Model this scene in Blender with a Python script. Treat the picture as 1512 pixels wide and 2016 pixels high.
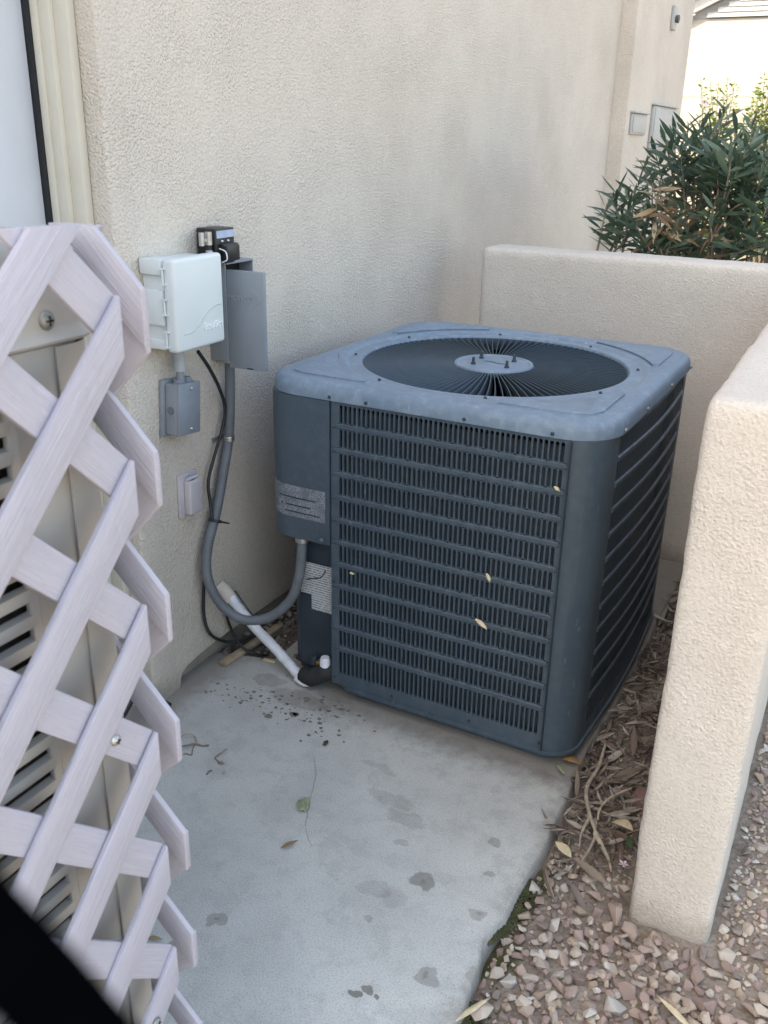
import bpy, bmesh, math, random
from mathutils import Vector, Matrix, noise

for o in list(bpy.data.objects): bpy.data.objects.remove(o, do_unlink=True)
scene = bpy.context.scene
COL = scene.collection
PI = math.pi
R = math.radians

# ------------------------------------------------------------------ camera
FPX = 1814.857                       # focal length in pixels of the 1512 x 2016 photograph
CAM = Vector((0.860, -1.847, 1.416))
YAW, PITCH, ROLL = 0.4724, 0.3870, 0.0208
_f = Vector((-math.sin(YAW)*math.cos(PITCH), math.cos(YAW)*math.cos(PITCH), -math.sin(PITCH)))
_r = Vector((math.cos(YAW), math.sin(YAW), 0)); _u = _r.cross(_f)
RT = math.cos(ROLL)*_r + math.sin(ROLL)*_u
UP = -math.sin(ROLL)*_r + math.cos(ROLL)*_u
FW = _f
cd = bpy.data.cameras.new('camera'); cam = bpy.data.objects.new('camera', cd); COL.objects.link(cam)
m = Matrix.Identity(4)
for i in range(3):
    m[i][0] = RT[i]; m[i][1] = UP[i]; m[i][2] = -FW[i]; m[i][3] = CAM[i]
cam.matrix_world = m
cd.sensor_fit = 'VERTICAL'; cd.sensor_height = 24.0; cd.sensor_width = 18.0
cd.lens = FPX/2016*24.0
cd.clip_start = 0.02; cd.clip_end = 500
cd.dof.use_dof = True; cd.dof.focus_distance = 2.1; cd.dof.aperture_fstop = 7.0
scene.camera = cam

# ------------------------------------------------------------------ sky, sun, exposure
SUN_DIR = Vector((-0.40, -0.50, 0.766)).normalized()       # towards the sun: behind the house, so the yard lies in open shade
w = bpy.data.worlds.new('World'); scene.world = w; w.use_nodes = True
nt = w.node_tree; nt.nodes.clear()
sky = nt.nodes.new('ShaderNodeTexSky'); sky.sky_type = 'NISHITA'; sky.sun_disc = False
sky.sun_elevation = math.asin(SUN_DIR.z); sky.sun_rotation = math.atan2(SUN_DIR.x, SUN_DIR.y)
sky.air_density = 1.0; sky.dust_density = 2.5; sky.ozone_density = 0.6
bg = nt.nodes.new('ShaderNodeBackground'); bg.inputs[1].default_value = 0.15
wo = nt.nodes.new('ShaderNodeOutputWorld')
nt.links.new(sky.outputs[0], bg.inputs[0]); nt.links.new(bg.outputs[0], wo.inputs[0])
sd = bpy.data.lights.new('sun', 'SUN'); sd.energy = 2.2; sd.angle = R(0.53); sd.color = (1.0, 0.95, 0.87)
sun = bpy.data.objects.new('sun', sd); COL.objects.link(sun)
sun.rotation_euler = SUN_DIR.to_track_quat('Z', 'Y').to_euler(); sun.location = (-4, -6, 12)
vs = scene.view_settings
vs.view_transform = 'Standard'; vs.look = 'None'; vs.gamma = 1.0; vs.use_curve_mapping = False
vs.exposure = 2.22
vs.use_white_balance = True; vs.white_balance_temperature = 8100; vs.white_balance_tint = 10
scene.render.engine = 'CYCLES'

# ------------------------------------------------------------------ pixel helpers (layout of measured points)
def ray(px, py): return (px-756)/FPX*RT - (py-1008)/FPX*UP + FW
def onx(px, py, x): d = ray(px, py); return CAM + (x-CAM.x)/d.x*d
def ony(px, py, y): d = ray(px, py); return CAM + (y-CAM.y)/d.y*d
def onz(px, py, z=0.0): d = ray(px, py); return CAM + (z-CAM.z)/d.z*d

# ------------------------------------------------------------------ object helpers
def tag(o, label=None, cat=None, group=None, kind=None):
    if label: o['label'] = label
    if cat: o['category'] = cat
    if group: o['group'] = group
    if kind: o['kind'] = kind
    return o
def empty(name, loc=(0, 0, 0), label=None, cat=None, group=None, rz=0):
    o = bpy.data.objects.new(name, None); COL.objects.link(o); o.location = loc; o.rotation_euler = (0, 0, rz)
    o.empty_display_size = .05
    return tag(o, label, cat, group)
def link(name, me, mat=None, parent=None, loc=None):
    o = bpy.data.objects.new(name, me); COL.objects.link(o)
    if mat is not None and not me.materials: me.materials.append(mat)
    if parent is not None:
        o.parent = parent
    if loc is not None: o.location = loc
    return o

class MB:
    """collects shapes, builds ONE mesh object"""
    def __init__(s): s.v = []; s.f = []
    def add(s, vs, fs):
        b = len(s.v); s.v += [tuple(v) for v in vs]; s.f += [tuple(i+b for i in f) for f in fs]; return s
    def box(s, a, b, M=None):
        x0, y0, z0 = a; x1, y1, z1 = b
        vs = [(x0,y0,z0),(x1,y0,z0),(x1,y1,z0),(x0,y1,z0),(x0,y0,z1),(x1,y0,z1),(x1,y1,z1),(x0,y1,z1)]
        if M is not None: vs = [M @ Vector(v) for v in vs]
        return s.add(vs, [(3,2,1,0),(4,5,6,7),(0,1,5,4),(1,2,6,5),(2,3,7,6),(3,0,4,7)])
    def prism(s, poly, d, M=None):
        """poly: list of 3D points (planar), extruded by vector d"""
        n = len(poly); d = Vector(d); a = [Vector(p) for p in poly]; vs = a + [p+d for p in a]
        nrm = Vector((0,0,0))
        for i in range(n): nrm += (a[i]-a[0]).cross(a[(i+1) % n]-a[0])
        fs = [tuple(range(n))[::-1], tuple(range(n, 2*n))] + [(i, (i+1) % n, (i+1) % n+n, i+n) for i in range(n)]
        if nrm.dot(d) < 0: fs = [f[::-1] for f in fs]
        if M is not None: vs = [M @ v for v in vs]
        return s.add(vs, fs)
    def tube(s, pts, r, seg=10, cap=True, rib=None):
        pts = [Vector(p) for p in pts]; n = len(pts); rr = r if callable(r) else (lambda t: r)
        prev = None; vs = []; fs = []
        for i, p in enumerate(pts):
            t = (pts[min(i+1, n-1)]-pts[max(i-1, 0)]).normalized()
            if prev is None:
                a = Vector((0, 0, 1)) if abs(t.z) < .9 else Vector((1, 0, 0)); nx = t.cross(a).normalized()
            else: nx = (prev - t*prev.dot(t)).normalized()
            prev = nx; ny = t.cross(nx); q = rr(i/(max(n-1, 1)))
            if rib and i % 2: q *= rib
            for k in range(seg):
                a = 2*PI*k/seg; vs.append(p + q*(math.cos(a)*nx + math.sin(a)*ny))
        for i in range(n-1):
            for k in range(seg):
                fs.append((i*seg+k, i*seg+(k+1) % seg, (i+1)*seg+(k+1) % seg, (i+1)*seg+k))
        if cap: fs += [tuple(range(seg))[::-1], tuple(range((n-1)*seg, n*seg))]
        return s.add(vs, fs)
    def lathe(s, prof, seg=24, M=None, c=(0, 0, 0)):
        """prof: (radius, z) pairs about the Z axis"""
        c = Vector(c); vs = []; fs = []; n = len(prof)
        for (q, z) in prof:
            for k in range(seg): a = 2*PI*k/seg; vs.append(c+Vector((q*math.cos(a), q*math.sin(a), z)))
        for i in range(n-1):
            for k in range(seg): fs.append((i*seg+k, i*seg+(k+1) % seg, (i+1)*seg+(k+1) % seg, (i+1)*seg+k))
        fs += [tuple(range(seg))[::-1], tuple(range((n-1)*seg, n*seg))]
        if M is not None: vs = [M @ v for v in vs]
        return s.add(vs, fs)
    def mesh(s, name, bevel=0, bseg=2, smooth=35, weld=False):
        me = bpy.data.meshes.new(name); me.from_pydata(s.v, [], s.f); me.validate()
        bm = bmesh.new(); bm.from_mesh(me)
        if weld: bmesh.ops.remove_doubles(bm, verts=bm.verts, dist=1e-5)
        bmesh.ops.recalc_face_normals(bm, faces=bm.faces)
        if bevel:
            ed = [e for e in bm.edges if len(e.link_faces) == 2 and e.calc_face_angle(0) > R(30)]
            bmesh.ops.bevel(bm, geom=ed, offset=bevel, segments=bseg, affect='EDGES', profile=.5, clamp_overlap=True)
        bm.to_mesh(me); bm.free()
        if smooth:
            me.shade_smooth(); me.set_sharp_from_angle(angle=R(smooth))
        return me
    def build(s, name, mat, parent=None, loc=None, **k):
        return link(name, s.mesh(name, **k), mat, parent, loc)

def spline(pts, n=8):
    """Catmull-Rom through the points"""
    P = [Vector(p) for p in pts]; P = [2*P[0]-P[1]] + P + [2*P[-1]-P[-2]]; out = []
    for i in range(1, len(P)-2):
        a, b, c, d = P[i-1:i+3]
        for k in range(n):
            t = k/n
            out.append(.5*((2*b)+(c-a)*t+(2*a-5*b+4*c-d)*t*t+(3*b-a-3*c+d)*t**3))
    out.append(P[-2]); return out
def resample(pts, step):
    out = [pts[0]]; acc = 0
    for a, b in zip(pts, pts[1:]):
        L = (b-a).length; d = step-acc
        while d <= L: out.append(a+(b-a)*(d/L)); d += step
        acc = (acc+L) % step if L > 0 else acc
    return out
def text_mesh(body, size, ext=.0008, shear=0):
    c = bpy.data.curves.new('t', 'FONT'); c.body = body; c.size = size; c.extrude = ext; c.shear = shear
    c.align_x = 'CENTER'; c.align_y = 'CENTER'; c.resolution_u = 3
    o = bpy.data.objects.new('t', c); COL.objects.link(o)
    dg = bpy.context.evaluated_depsgraph_get(); me = bpy.data.meshes.new_from_object(o.evaluated_get(dg))
    bpy.data.objects.remove(o); bpy.data.curves.remove(c)
    return me

# ------------------------------------------------------------------ materials
class NT:
    def __init__(s, name):
        s.m = bpy.data.materials.new(name); s.m.use_nodes = True; s.t = s.m.node_tree; s.t.nodes.clear()
        s.out = s.n('ShaderNodeOutputMaterial'); s.b = s.n('ShaderNodeBsdfPrincipled'); s.l(s.b.outputs[0], s.out.inputs[0])
    def n(s, t, **k):
        x = s.t.nodes.new(t)
        for a, b in k.items(): setattr(x, a, b)
        return x
    def l(s, a, b): s.t.links.new(a, b)
    def set(s, sock, v):
        if hasattr(v, 'is_linked') or hasattr(v, 'links'): s.l(v, sock)
        else: sock.default_value = v
    def math(s, op, a, b=None, c=None, clamp=False):
        x = s.n('ShaderNodeMath', operation=op, use_clamp=clamp); s.set(x.inputs[0], a)
        if b is not None: s.set(x.inputs[1], b)
        if c is not None: s.set(x.inputs[2], c)
        return x.outputs[0]
    def noise(s, vec, scale, detail=4, rough=.55, dist=0):
        x = s.n('ShaderNodeTexNoise'); x.inputs['Scale'].default_value = scale; x.inputs['Detail'].default_value = detail
        x.inputs['Roughness'].default_value = rough; x.inputs['Distortion'].default_value = dist
        if vec is not None: s.l(vec, x.inputs['Vector'])
        return x.outputs[0]
    def voro(s, vec, scale, feature='F1', out='Distance', rnd=1):
        x = s.n('ShaderNodeTexVoronoi', feature=feature); x.inputs['Scale'].default_value = scale
        x.inputs['Randomness'].default_value = rnd
        if vec is not None: s.l(vec, x.inputs['Vector'])
        return x.outputs[out]
    def map(s, vec, sc=(1, 1, 1), loc=(0, 0, 0)):
        x = s.n('ShaderNodeMapping'); x.inputs['Scale'].default_value = sc; x.inputs['Location'].default_value = loc
        s.l(vec, x.inputs['Vector']); return x.outputs[0]
    def ramp(s, fac, stops, interp='LINEAR'):
        x = s.n('ShaderNodeValToRGB'); x.color_ramp.interpolation = interp
        e = x.color_ramp.elements
        while len(e) < len(stops): e.new(.5)
        for q, (p, c) in zip(e, stops): q.position = p; q.color = (*c, 1) if len(c) == 3 else c
        s.l(fac, x.inputs[0]); return x.outputs[0]
    def mix(s, fac, a, b, mode='MIX'):
        x = s.n('ShaderNodeMix', data_type='RGBA', blend_type=mode); s.set(x.inputs[0], fac)
        for sock, v in ((x.inputs[6], a), (x.inputs[7], b)):
            if isinstance(v, tuple): sock.default_value = (*v, 1) if len(v) == 3 else v
            else: s.l(v, sock)
        return x.outputs[2]
    def smooth(s, v, a, b, to0=0., to1=1.):
        x = s.n('ShaderNodeMapRange', interpolation_type='SMOOTHSTEP'); s.set(x.inputs[0], v)
        for i, q in enumerate((a, b, to0, to1)): x.inputs[i+1].default_value = q
        return x.outputs[0]
    def pos(s): return s.n('ShaderNodeNewGeometry').outputs['Position']
    def obj(s): return s.n('ShaderNodeTexCoord').outputs['Object']
    def orand(s): return s.n('ShaderNodeObjectInfo').outputs['Random']
    def sep(s, v):
        x = s.n('ShaderNodeSeparateXYZ'); s.l(v, x.inputs[0]); return x.outputs
    def col(s, v):
        if isinstance(v, tuple): s.b.inputs['Base Color'].default_value = (*v, 1)
        else: s.l(v, s.b.inputs['Base Color'])
    def rough(s, v): s.set(s.b.inputs['Roughness'], v)
    def spec(s, v): s.b.inputs['Specular IOR Level'].default_value = v
    def metal(s, v): s.b.inputs['Metallic'].default_value = v
    def bump(s, h, strength=.5, dist=.01, prev=None):
        x = s.n('ShaderNodeBump'); x.inputs['Strength'].default_value = strength; x.inputs['Distance'].default_value = dist
        s.l(h, x.inputs['Height'])
        if prev is not None: s.l(prev, x.inputs['Normal'])
        s.l(x.outputs[0], s.b.inputs['Normal']); return x.outputs[0]

def simple(name, c, rough=.5, var=.12, vs=18, bump=.0, bs=250, bd=.001, metal=0, spec=.5, dirt=None):
    a = NT(name); p = a.obj(); f = a.noise(p, vs, 5)
    lo = tuple(max(0, x*(1-var)) for x in c); hi = tuple(min(1, x*(1+var)) for x in c)
    cc = a.ramp(f, [(.3, lo), (.7, hi)])
    if dirt: cc = a.mix(a.smooth(a.noise(p, 7, 6, .65), .52, .75, 0, dirt[1]), cc, dirt[0])
    a.col(cc); a.rough(rough); a.metal(metal); a.spec(spec)
    if bump: a.bump(a.noise(p, bs, 3), bump, bd)
    return a.m

def stucco(name, c, stain, grain=115, depth=.004, fine=1.0):
    a = NT(name); p = a.pos()
    big = a.noise(a.map(p, (1, 1, .8)), 2.1, 6, .65); mid = a.noise(p, 9, 4); spk = a.noise(p, 160, 2)
    cc = a.mix(a.smooth(big, .42, .68, 0, .42), c, stain)
    cc = a.mix(a.smooth(mid, .5, .72, 0, .35), cc, tuple(min(1, x*1.12) for x in c))
    cc = a.mix(a.smooth(spk, .36, .5, .22, 0), cc, tuple(x*.62 for x in stain))
    zz = a.sep(p)[2]
    sp_ = a.math('ADD', zz, a.math('MULTIPLY', a.math('SUBTRACT', a.noise(p, 11, 5, .7), .5), .16))
    cc = a.mix(a.smooth(sp_, .07, .0, 0, .55), cc, (.30, .26, .21))
    chip = a.math('MULTIPLY', a.smooth(a.noise(p, 6.5, 2), .66, .70), a.smooth(a.noise(p, 55, 3), .5, .56))
    cc = a.mix(a.math('MULTIPLY', chip, .22), cc, tuple(min(1, x*1.3) for x in c))
    a.col(cc); a.rough(.93); a.spec(.25)
    h1 = a.smooth(a.noise(p, grain*.9, 2, .5), .36, .70)
    h2 = a.noise(p, grain*2.6, 2)
    h3 = a.smooth(a.voro(p, grain*.75), .05, .55)
    h4 = a.noise(p, grain*.22, 3)
    h = a.math('ADD', a.math('ADD', a.math('MULTIPLY', h1, .55), a.math('MULTIPLY', h4, .8)), a.math('ADD', a.math('MULTIPLY', h2, .25*fine), a.math('MULTIPLY', h3, -.38)))
    h = a.math('MULTIPLY', h, a.smooth(a.noise(p, 4.5, 3), .3, .7, .5, 1.25))
    a.bump(h, .9, depth)
    return a.m

M = {}
M['stucco'] = stucco('stucco_wall_paint', (.67, .607, .53), (.55, .492, .42), 170, .0034)
M['stucco_low'] = stucco('stucco_garden_wall_paint', (.60, .56, .503), (.54, .50, .447), 190, .0019, .8)
M['trim'] = simple('painted_trim', (.62, .58, .485), .55, .05, 9)
M['door'] = simple('door_paint', (.62, .645, .68), .45, .03, 4)
M['black'] = simple('black_rubber', (.012, .013, .015), .55, .2, 30)
M['foundation'] = simple('foundation_concrete', (.27, .245, .21), .9, .25, 14, .6, 140, .004)

def concrete():
    a = NT('concrete_slab'); p = a.pos()
    wv = a.n('ShaderNodeVectorMath', operation='MULTIPLY_ADD'); nn = a.n('ShaderNodeTexNoise'); nn.inputs['Scale'].default_value = 28; nn.inputs['Detail'].default_value = 4
    a.l(p, nn.inputs['Vector']); a.l(nn.outputs['Color'], wv.inputs[0]); wv.inputs[1].default_value = (.05, .05, 0); 
    sb = a.n('ShaderNodeVectorMath', operation='ADD'); a.l(p, sb.inputs[0]); sb.inputs[1].default_value = (-.025, -.025, 0); a.l(sb.outputs[0], wv.inputs[2])
    q = wv.outputs[0]
    big = a.noise(p, 3.2, 5, .6); mid = a.noise(p, 22, 5, .65); fin = a.noise(p, 320, 3)
    cc = a.ramp(big, [(.32, (.41, .41, .38)), (.5, (.48, .482, .45)), (.68, (.525, .528, .49))])
    cc = a.mix(a.smooth(mid, .48, .68, 0, .50), cc, (.375, .375, .35))
    cc = a.mix(a.math('MULTIPLY', a.smooth(a.noise(p, 8, 7, .72), .53, .60), .40), cc, (.345, .345, .325))
    cc = a.mix(a.smooth(a.noise(a.map(p, (1, 2.2, 1)), 60, 5, .7), .54, .72, 0, .35), cc, (.50, .50, .475))
    cc = a.mix(a.smooth(a.voro(a.map(p, (1, 1, 1)), 42), .10, .035, 0, .45), cc, (.27, .265, .24))
    cc = a.mix(a.smooth(fin, .36, .50, .5, 0), cc, (.25, .25, .235))
    cc = a.mix(a.smooth(fin, .56, .68, 0, .35), cc, (.62, .62, .59))
    # old water rings and spatters (stains with a shape of their own)
    spots = [(.276, -.496, .030, .022, .62), (.406, -.523, .017, .014, .42), (-.034, -.778, .021, .021, .45), (.381, -.703, .023, .017, .42),
             (.300, -.780, .012, .014, .8), (.285, -.800, .008, .010, .8), (.323, -.785, .007, .008, .8), (.366, -.312, .016, .011, .42), (.389, -.412, .013, .010, .38),
             (.185, -.411, .018, .013, .3), (.10, -.30, .07, .022, .22), (.16, -.345, .05, .025, .25), (.03, -.215, .05, .012, .2), (.245, -.565, .03, .03, .2), (.47, -.66, .03, .025, .3),
             (.20, -.56, .04, .02, .22), (.23, -.64, .012, .010, .35), (-.30, -.06, .09, .04, .35), (-.42, -.02, .05, .03, .35), (-.22, .0, .06, .02, .3)]
    xyz = a.sep(q)
    for (sx, sy, rx, ry, st) in spots:
        dx = a.math('DIVIDE', a.math('SUBTRACT', xyz[0], sx), rx); dy = a.math('DIVIDE', a.math('SUBTRACT', xyz[1], sy), ry)
        d = a.math('ADD', a.math('MULTIPLY', dx, dx), a.math('MULTIPLY', dy, dy))
        cc = a.mix(a.math('MULTIPLY', a.smooth(d, .7, 1.2, min(.9, st*1.2), 0), a.smooth(mid, .25, .55, .7, 1)), cc, (.17, .16, .138))
        if rx >= .017 and st > .4: cc = a.mix(a.smooth(d, .0, .14, .35, 0), cc, (.09, .085, .075))
    # rust-brown dirt line left along the front of the unit, and by the house
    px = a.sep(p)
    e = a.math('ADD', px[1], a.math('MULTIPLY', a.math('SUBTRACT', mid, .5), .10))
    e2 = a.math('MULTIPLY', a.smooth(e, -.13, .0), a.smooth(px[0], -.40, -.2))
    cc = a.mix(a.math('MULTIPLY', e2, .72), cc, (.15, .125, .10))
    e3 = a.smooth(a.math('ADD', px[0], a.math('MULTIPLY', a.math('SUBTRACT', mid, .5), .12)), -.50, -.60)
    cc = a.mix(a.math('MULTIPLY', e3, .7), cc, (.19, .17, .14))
    e4 = a.smooth(a.math('ADD', px[0], a.math('MULTIPLY', a.math('SUBTRACT', mid, .5), .10)), .425, .47)
    cc = a.mix(a.math('MULTIPLY', e4, .45), cc, (.23, .215, .18))
    a.col(cc); a.rough(a.smooth(mid, .3, .7, .78, .92)); a.spec(.3)
    a.bump(a.math('ADD', a.math('MULTIPLY', fin, .4), a.math('MULTIPLY', mid, .6)), .35, .0025)
    return a.m
M['concrete'] = concrete()

def dirt():
    a = NT('dirt_ground'); p = a.pos()
    n1 = a.noise(p, 6, 6, .65); n2 = a.noise(p, 70, 4); v = a.voro(p, 120)
    cc = a.ramp(n1, [(.3, (.15, .12, .09)), (.5, (.24, .20, .16)), (.7, (.32, .275, .225))])
    cc = a.mix(a.smooth(n2, .4, .65, 0, .5), cc, (.34, .30, .255))
    x = a.sep(p)
    # damp moss in the joint along the slab
    e = a.math('ADD', x[0], a.math('MULTIPLY', a.math('SUBTRACT', a.noise(p, 14, 4), .5), .10))
    mo = a.math('MULTIPLY', a.smooth(e, .545, .49), a.smooth(a.noise(p, 9, 3), .38, .55))
    mo = a.math('MULTIPLY', mo, a.math('MULTIPLY', a.smooth(x[1], -.20, -.32), 1))
    cc = a.mix(a.math('MULTIPLY', mo, .85), cc, (.055, .07, .02))
    a.col(cc); a.rough(.97); a.spec(.15)
    a.bump(a.math('ADD', n2, a.math('MULTIPLY', v, -.5)), .7, .008)
    return a.m
M['dirt'] = dirt()

def stone_mat():
    a = NT('crushed_rock'); p = a.obj()
    isl = a.n('ShaderNodeNewGeometry').outputs['Random Per Island']
    r = a.math('FRACT', a.math('ADD', a.orand(), isl))
    c = a.ramp(r, [(0, (0.437, 0.336, 0.270)), (.16, (0.502, 0.428, 0.348)), (.3, (0.307, 0.224, 0.187)), (.42, (0.557, 0.494, 0.409)), (.55, (0.372, 0.270, 0.236)), (.68, (0.251, 0.206, 0.175)), (.78, (0.464, 0.373, 0.279)), (.9, (0.576, 0.549, 0.489)), (1, (0.334, 0.298, 0.262))], 'CONSTANT')
    g = a.noise(p, 190, 4, .7); d = a.noise(p, 45, 4)
    c = a.mix(a.smooth(g, .42, .6, .35, 0), c, (.24, .175, .15))
    c = a.mix(a.smooth(d, .5, .72, 0, .4), c, (.50, .46, .42))
    a.col(c); a.rough(.92); a.spec(.2); a.bump(g, .5, .002)
    return a.m
M['stone'] = stone_mat()

def leafy(name, cols, rough=.55, sub=0, spec=.4, back=None):
    a = NT(name)
    isl = a.n('ShaderNodeNewGeometry').outputs['Random Per Island']
    r = a.math('FRACT', a.math('ADD', a.orand(), isl))
    n = len(cols); c = a.ramp(r, [(i/(n-1), cc) for i, cc in enumerate(cols)])
    p = a.obj(); c = a.mix(a.smooth(a.noise(p, 60, 3), .4, .7, 0, .3), c, tuple(x*.7 for x in cols[0]))
    a.col(c); a.rough(rough); a.spec(spec)
    if sub:
        t = a.n('ShaderNodeBsdfTranslucent'); a.l(c, t.inputs[0]); mx = a.n('ShaderNodeMixShader'); mx.inputs[0].default_value = sub
        a.l(a.b.outputs[0], mx.inputs[1]); a.l(t.outputs[0], mx.inputs[2]); a.l(mx.outputs[0], a.out.inputs[0])
    return a.m
M['oleander'] = leafy('oleander_leaf', [(.055, .098, .068), (.075, .130, .085), (.095, .155, .10), (.14, .20, .14)], .36, .25, .5)
M['drybrown'] = leafy('dead_leaf', [(.28, .19, .11), (.42, .31, .19), (.22, .15, .10), (.50, .40, .27)], .8, .1, .2)
M['litter'] = leafy('leaf_litter', [(.10, .072, .058), (.27, .22, .17), (.13, .09, .072), (.44, .41, .34), (.17, .125, .10), (.36, .32, .26), (.12, .085, .07), (.50, .47, .41)], .85, 0, .2)
M['lime'] = leafy('lime_leaf', [(.085, .15, .015), (.13, .21, .022), (.17, .245, .03)], .5, .35)
M['bark'] = simple('bark', (.20, .165, .125), .9, .35, 40, .7, 120, .004)
M['twig'] = simple('dry_twig', (.36, .30, .225), .85, .3, 60, .4, 200, .002)
M['greenleaf'] = simple('fresh_leaf', (.05, .085, .03), .5, .2, 60)
M['palegreen'] = simple('pale_green_leaf', (.30, .33, .20), .6, .3, 130)
M['straw'] = simple('straw', (.62, .52, .33), .7, .2, 60)
M['flower'] = simple('pink_petal', (.62, .45, .55), .6, .1, 60)

def ac_paint(name, lo, hi, dust, rough, amt):
    a = NT(name); p = a.obj()
    n1 = a.noise(p, 5, 6, .65); n2 = a.noise(p, 38, 4, .6); n3 = a.noise(p, 420, 2)
    cc = a.ramp(n1, [(.3, lo), (.7, hi)])
    cc = a.mix(a.smooth(n2, .42, .72, 0, amt), cc, dust)
    cc = a.mix(a.smooth(n3, .56, .70, 0, amt*.6), cc, dust)
    cc = a.mix(a.smooth(a.noise(a.map(p, (34, 34, 1.6)), 1, 4, .65), .52, .74, 0, amt*1.1), cc, dust)
    cc = a.mix(a.smooth(a.noise(a.map(p, (60, 60, 14)), 1, 2), .70, .74, 0, .5), cc, tuple(min(1, x*1.5) for x in dust))
    a.col(cc); a.rough(a.smooth(n2, .3, .7, rough-.06, rough+.1)); a.spec(.45)
    a.bump(n3, .12, .0008)
    return a.m
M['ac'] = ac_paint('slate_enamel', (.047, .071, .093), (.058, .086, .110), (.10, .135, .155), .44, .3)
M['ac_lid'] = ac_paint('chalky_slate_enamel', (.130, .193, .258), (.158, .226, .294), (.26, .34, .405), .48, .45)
M['ac_guard'] = ac_paint('guard_plastic', (.046, .074, .098), (.060, .092, .120), (.11, .145, .175), .5, .2)
M['ac_dark'] = simple('dark_panel_enamel', (.022, .033, .045), .5, .2, 12)
def coil():
    a = NT('condenser_coil'); p = a.obj(); x = a.sep(p)
    n = a.noise(p, 14, 4)
    w = a.n('ShaderNodeTexWave', wave_type='BANDS', bands_direction='Z'); w.inputs['Scale'].default_value = 60; w.inputs['Distortion'].default_value = 1.5; a.l(p, w.inputs['Vector'])
    cc = a.mix(a.smooth(n, .4, .7, 0, .6), (.07, .098, .118), (.10, .125, .14))
    cc = a.mix(a.math('MULTIPLY', w.outputs[1], .5), cc, (.03, .04, .05))
    a.col(cc); a.rough(.7); a.metal(.2); return a.m
M['coil'] = coil()
M['inner'] = simple('dark_interior', (.006, .007, .008), .8, .3, 20)
M['brass'] = simple('brass', (.55, .40, .14), .35, .2, 40, metal=.9)
M['zinc'] = simple('zinc_metal', (.50, .51, .50), .38, .15, 60, metal=.9)
M['zinc_dull'] = simple('dull_screw_metal', (.30, .31, .29), .5, .2, 60, metal=.7)
def dlabel():
    a = NT('weathered_label'); p = a.obj()
    n = a.noise(a.map(p, (1, 1, 2.2)), 230, 3, .6); b = a.noise(p, 30, 5, .7)
    f = a.math('MULTIPLY', a.smooth(n, .42, .58), a.smooth(b, .3, .62, .25, 1))
    a.col(a.mix(f, (.085, .10, .125), (.30, .33, .36))); a.rough(.7); return a.m
M['dlabel'] = dlabel()
def wlabel():
    a = NT('white_label_print'); p = a.obj(); x = a.sep(p)
    n = a.noise(a.map(p, (160, 160, 420)), 1, 2, .5)
    ln = a.math('SINE', a.math('MULTIPLY', x[2], 900))
    f = a.math('MULTIPLY', a.smooth(n, .42, .48), a.smooth(ln, -.2, .2))
    a.col(a.mix(a.math('MULTIPLY', f, .85), (.50, .52, .52), (.10, .11, .12))); a.rough(.6); return a.m
M['wlabel'] = wlabel()
M['conduit'] = simple('grey_conduit_plastic', (.125, .142, .155), .55, .15, 25, dirt=((.24, .24, .24), .4))
M['cable'] = simple('black_cable_jacket', (.018, .019, .021), .5, .2, 30)
M['pvc'] = simple('grey_pvc', (.225, .255, .285), .5, .1, 22, dirt=((.30, .31, .32), .4))
M['pvc_light'] = simple('light_grey_pvc', (.40, .43, .44), .5, .08, 25)
M['box'] = simple('pale_plastic_box', (.655, .705, .700), .42, .03, 9, dirt=((.60, .62, .58), .35))
M['grey_box'] = simple('grey_steel_enamel', (.225, .26, .29), .42, .06, 10, dirt=((.27, .29, .31), .4))
M['pvc_emboss'] = simple('emboss_highlight_enamel', (.29, .325, .355), .42, .06, 10)  # lighter copy of the cover enamel; paints in the relief's shading
M['breaker'] = simple('black_phenolic', (.014, .015, .018), .38, .2, 40)
M['breaker_label'] = simple('blue_white_label', (.40, .47, .62), .5, .1, 60)
M['plate'] = simple('lilac_cover_plastic', (.50, .47, .49), .5, .05, 25)
M['wrap'] = simple('white_wrapping_tape', (.74, .76, .79), .45, .06, 40, .5, 60, .004, dirt=((.42, .41, .39), .5))
M['foam'] = simple('black_foam_insulation', (.022, .023, .024), .8, .3, 60, .5, 200, .002)
M['sleeve'] = simple('beige_sleeve', (.60, .54, .45), .8, .06, 30, .4, 150, .002)
M['wood'] = simple('weathered_wood', (.24, .15, .09), .85, .3, 20, .5, 90, .003)
M['woodstrip'] = simple('pale_wood_strip', (.33, .26, .18), .85, .25, 30, .4, 120, .002)
def vinyl():
    a = NT('embossed_vinyl'); p = a.obj()
    off = a.n('ShaderNodeCombineXYZ'); rr = a.math('MULTIPLY', a.orand(), 37.); a.l(rr, off.inputs[0]); a.l(rr, off.inputs[1])
    ad = a.n('ShaderNodeVectorMath', operation='ADD'); a.l(p, ad.inputs[0]); a.l(off.outputs[0], ad.inputs[1])
    g = a.noise(a.map(ad.outputs[0], (9, 260, 260)), 1, 3, .5, 1.5)
    h = a.smooth(g, .40, .60)
    dn = a.noise(ad.outputs[0], 26, 5, .7)
    cc = a.mix(a.smooth(dn, .5, .78, 0, .6), (.455, .445, .505), (.385, .378, .425))
    cc = a.mix(a.math('MULTIPLY', a.math('SUBTRACT', 1, h), .10), cc, (.38, .37, .41))
    a.col(cc); a.rough(.5); a.spec(.4); a.bump(h, .45, .0012); return a.m
M['vinyl'] = vinyl()
M['beige'] = simple('beige_enamel', (.42, .405, .375), .45, .05, 6, dirt=((.33, .315, .285), .5))
M['beige_gap'] = simple('dark_coil', (.035, .033, .03), .8, .5, 70, .5, 200, .004)
M['nb_wall'] = stucco('neighbour_stucco', (.32, .313, .288), (.305, .298, .272), 60, .003)
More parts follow.
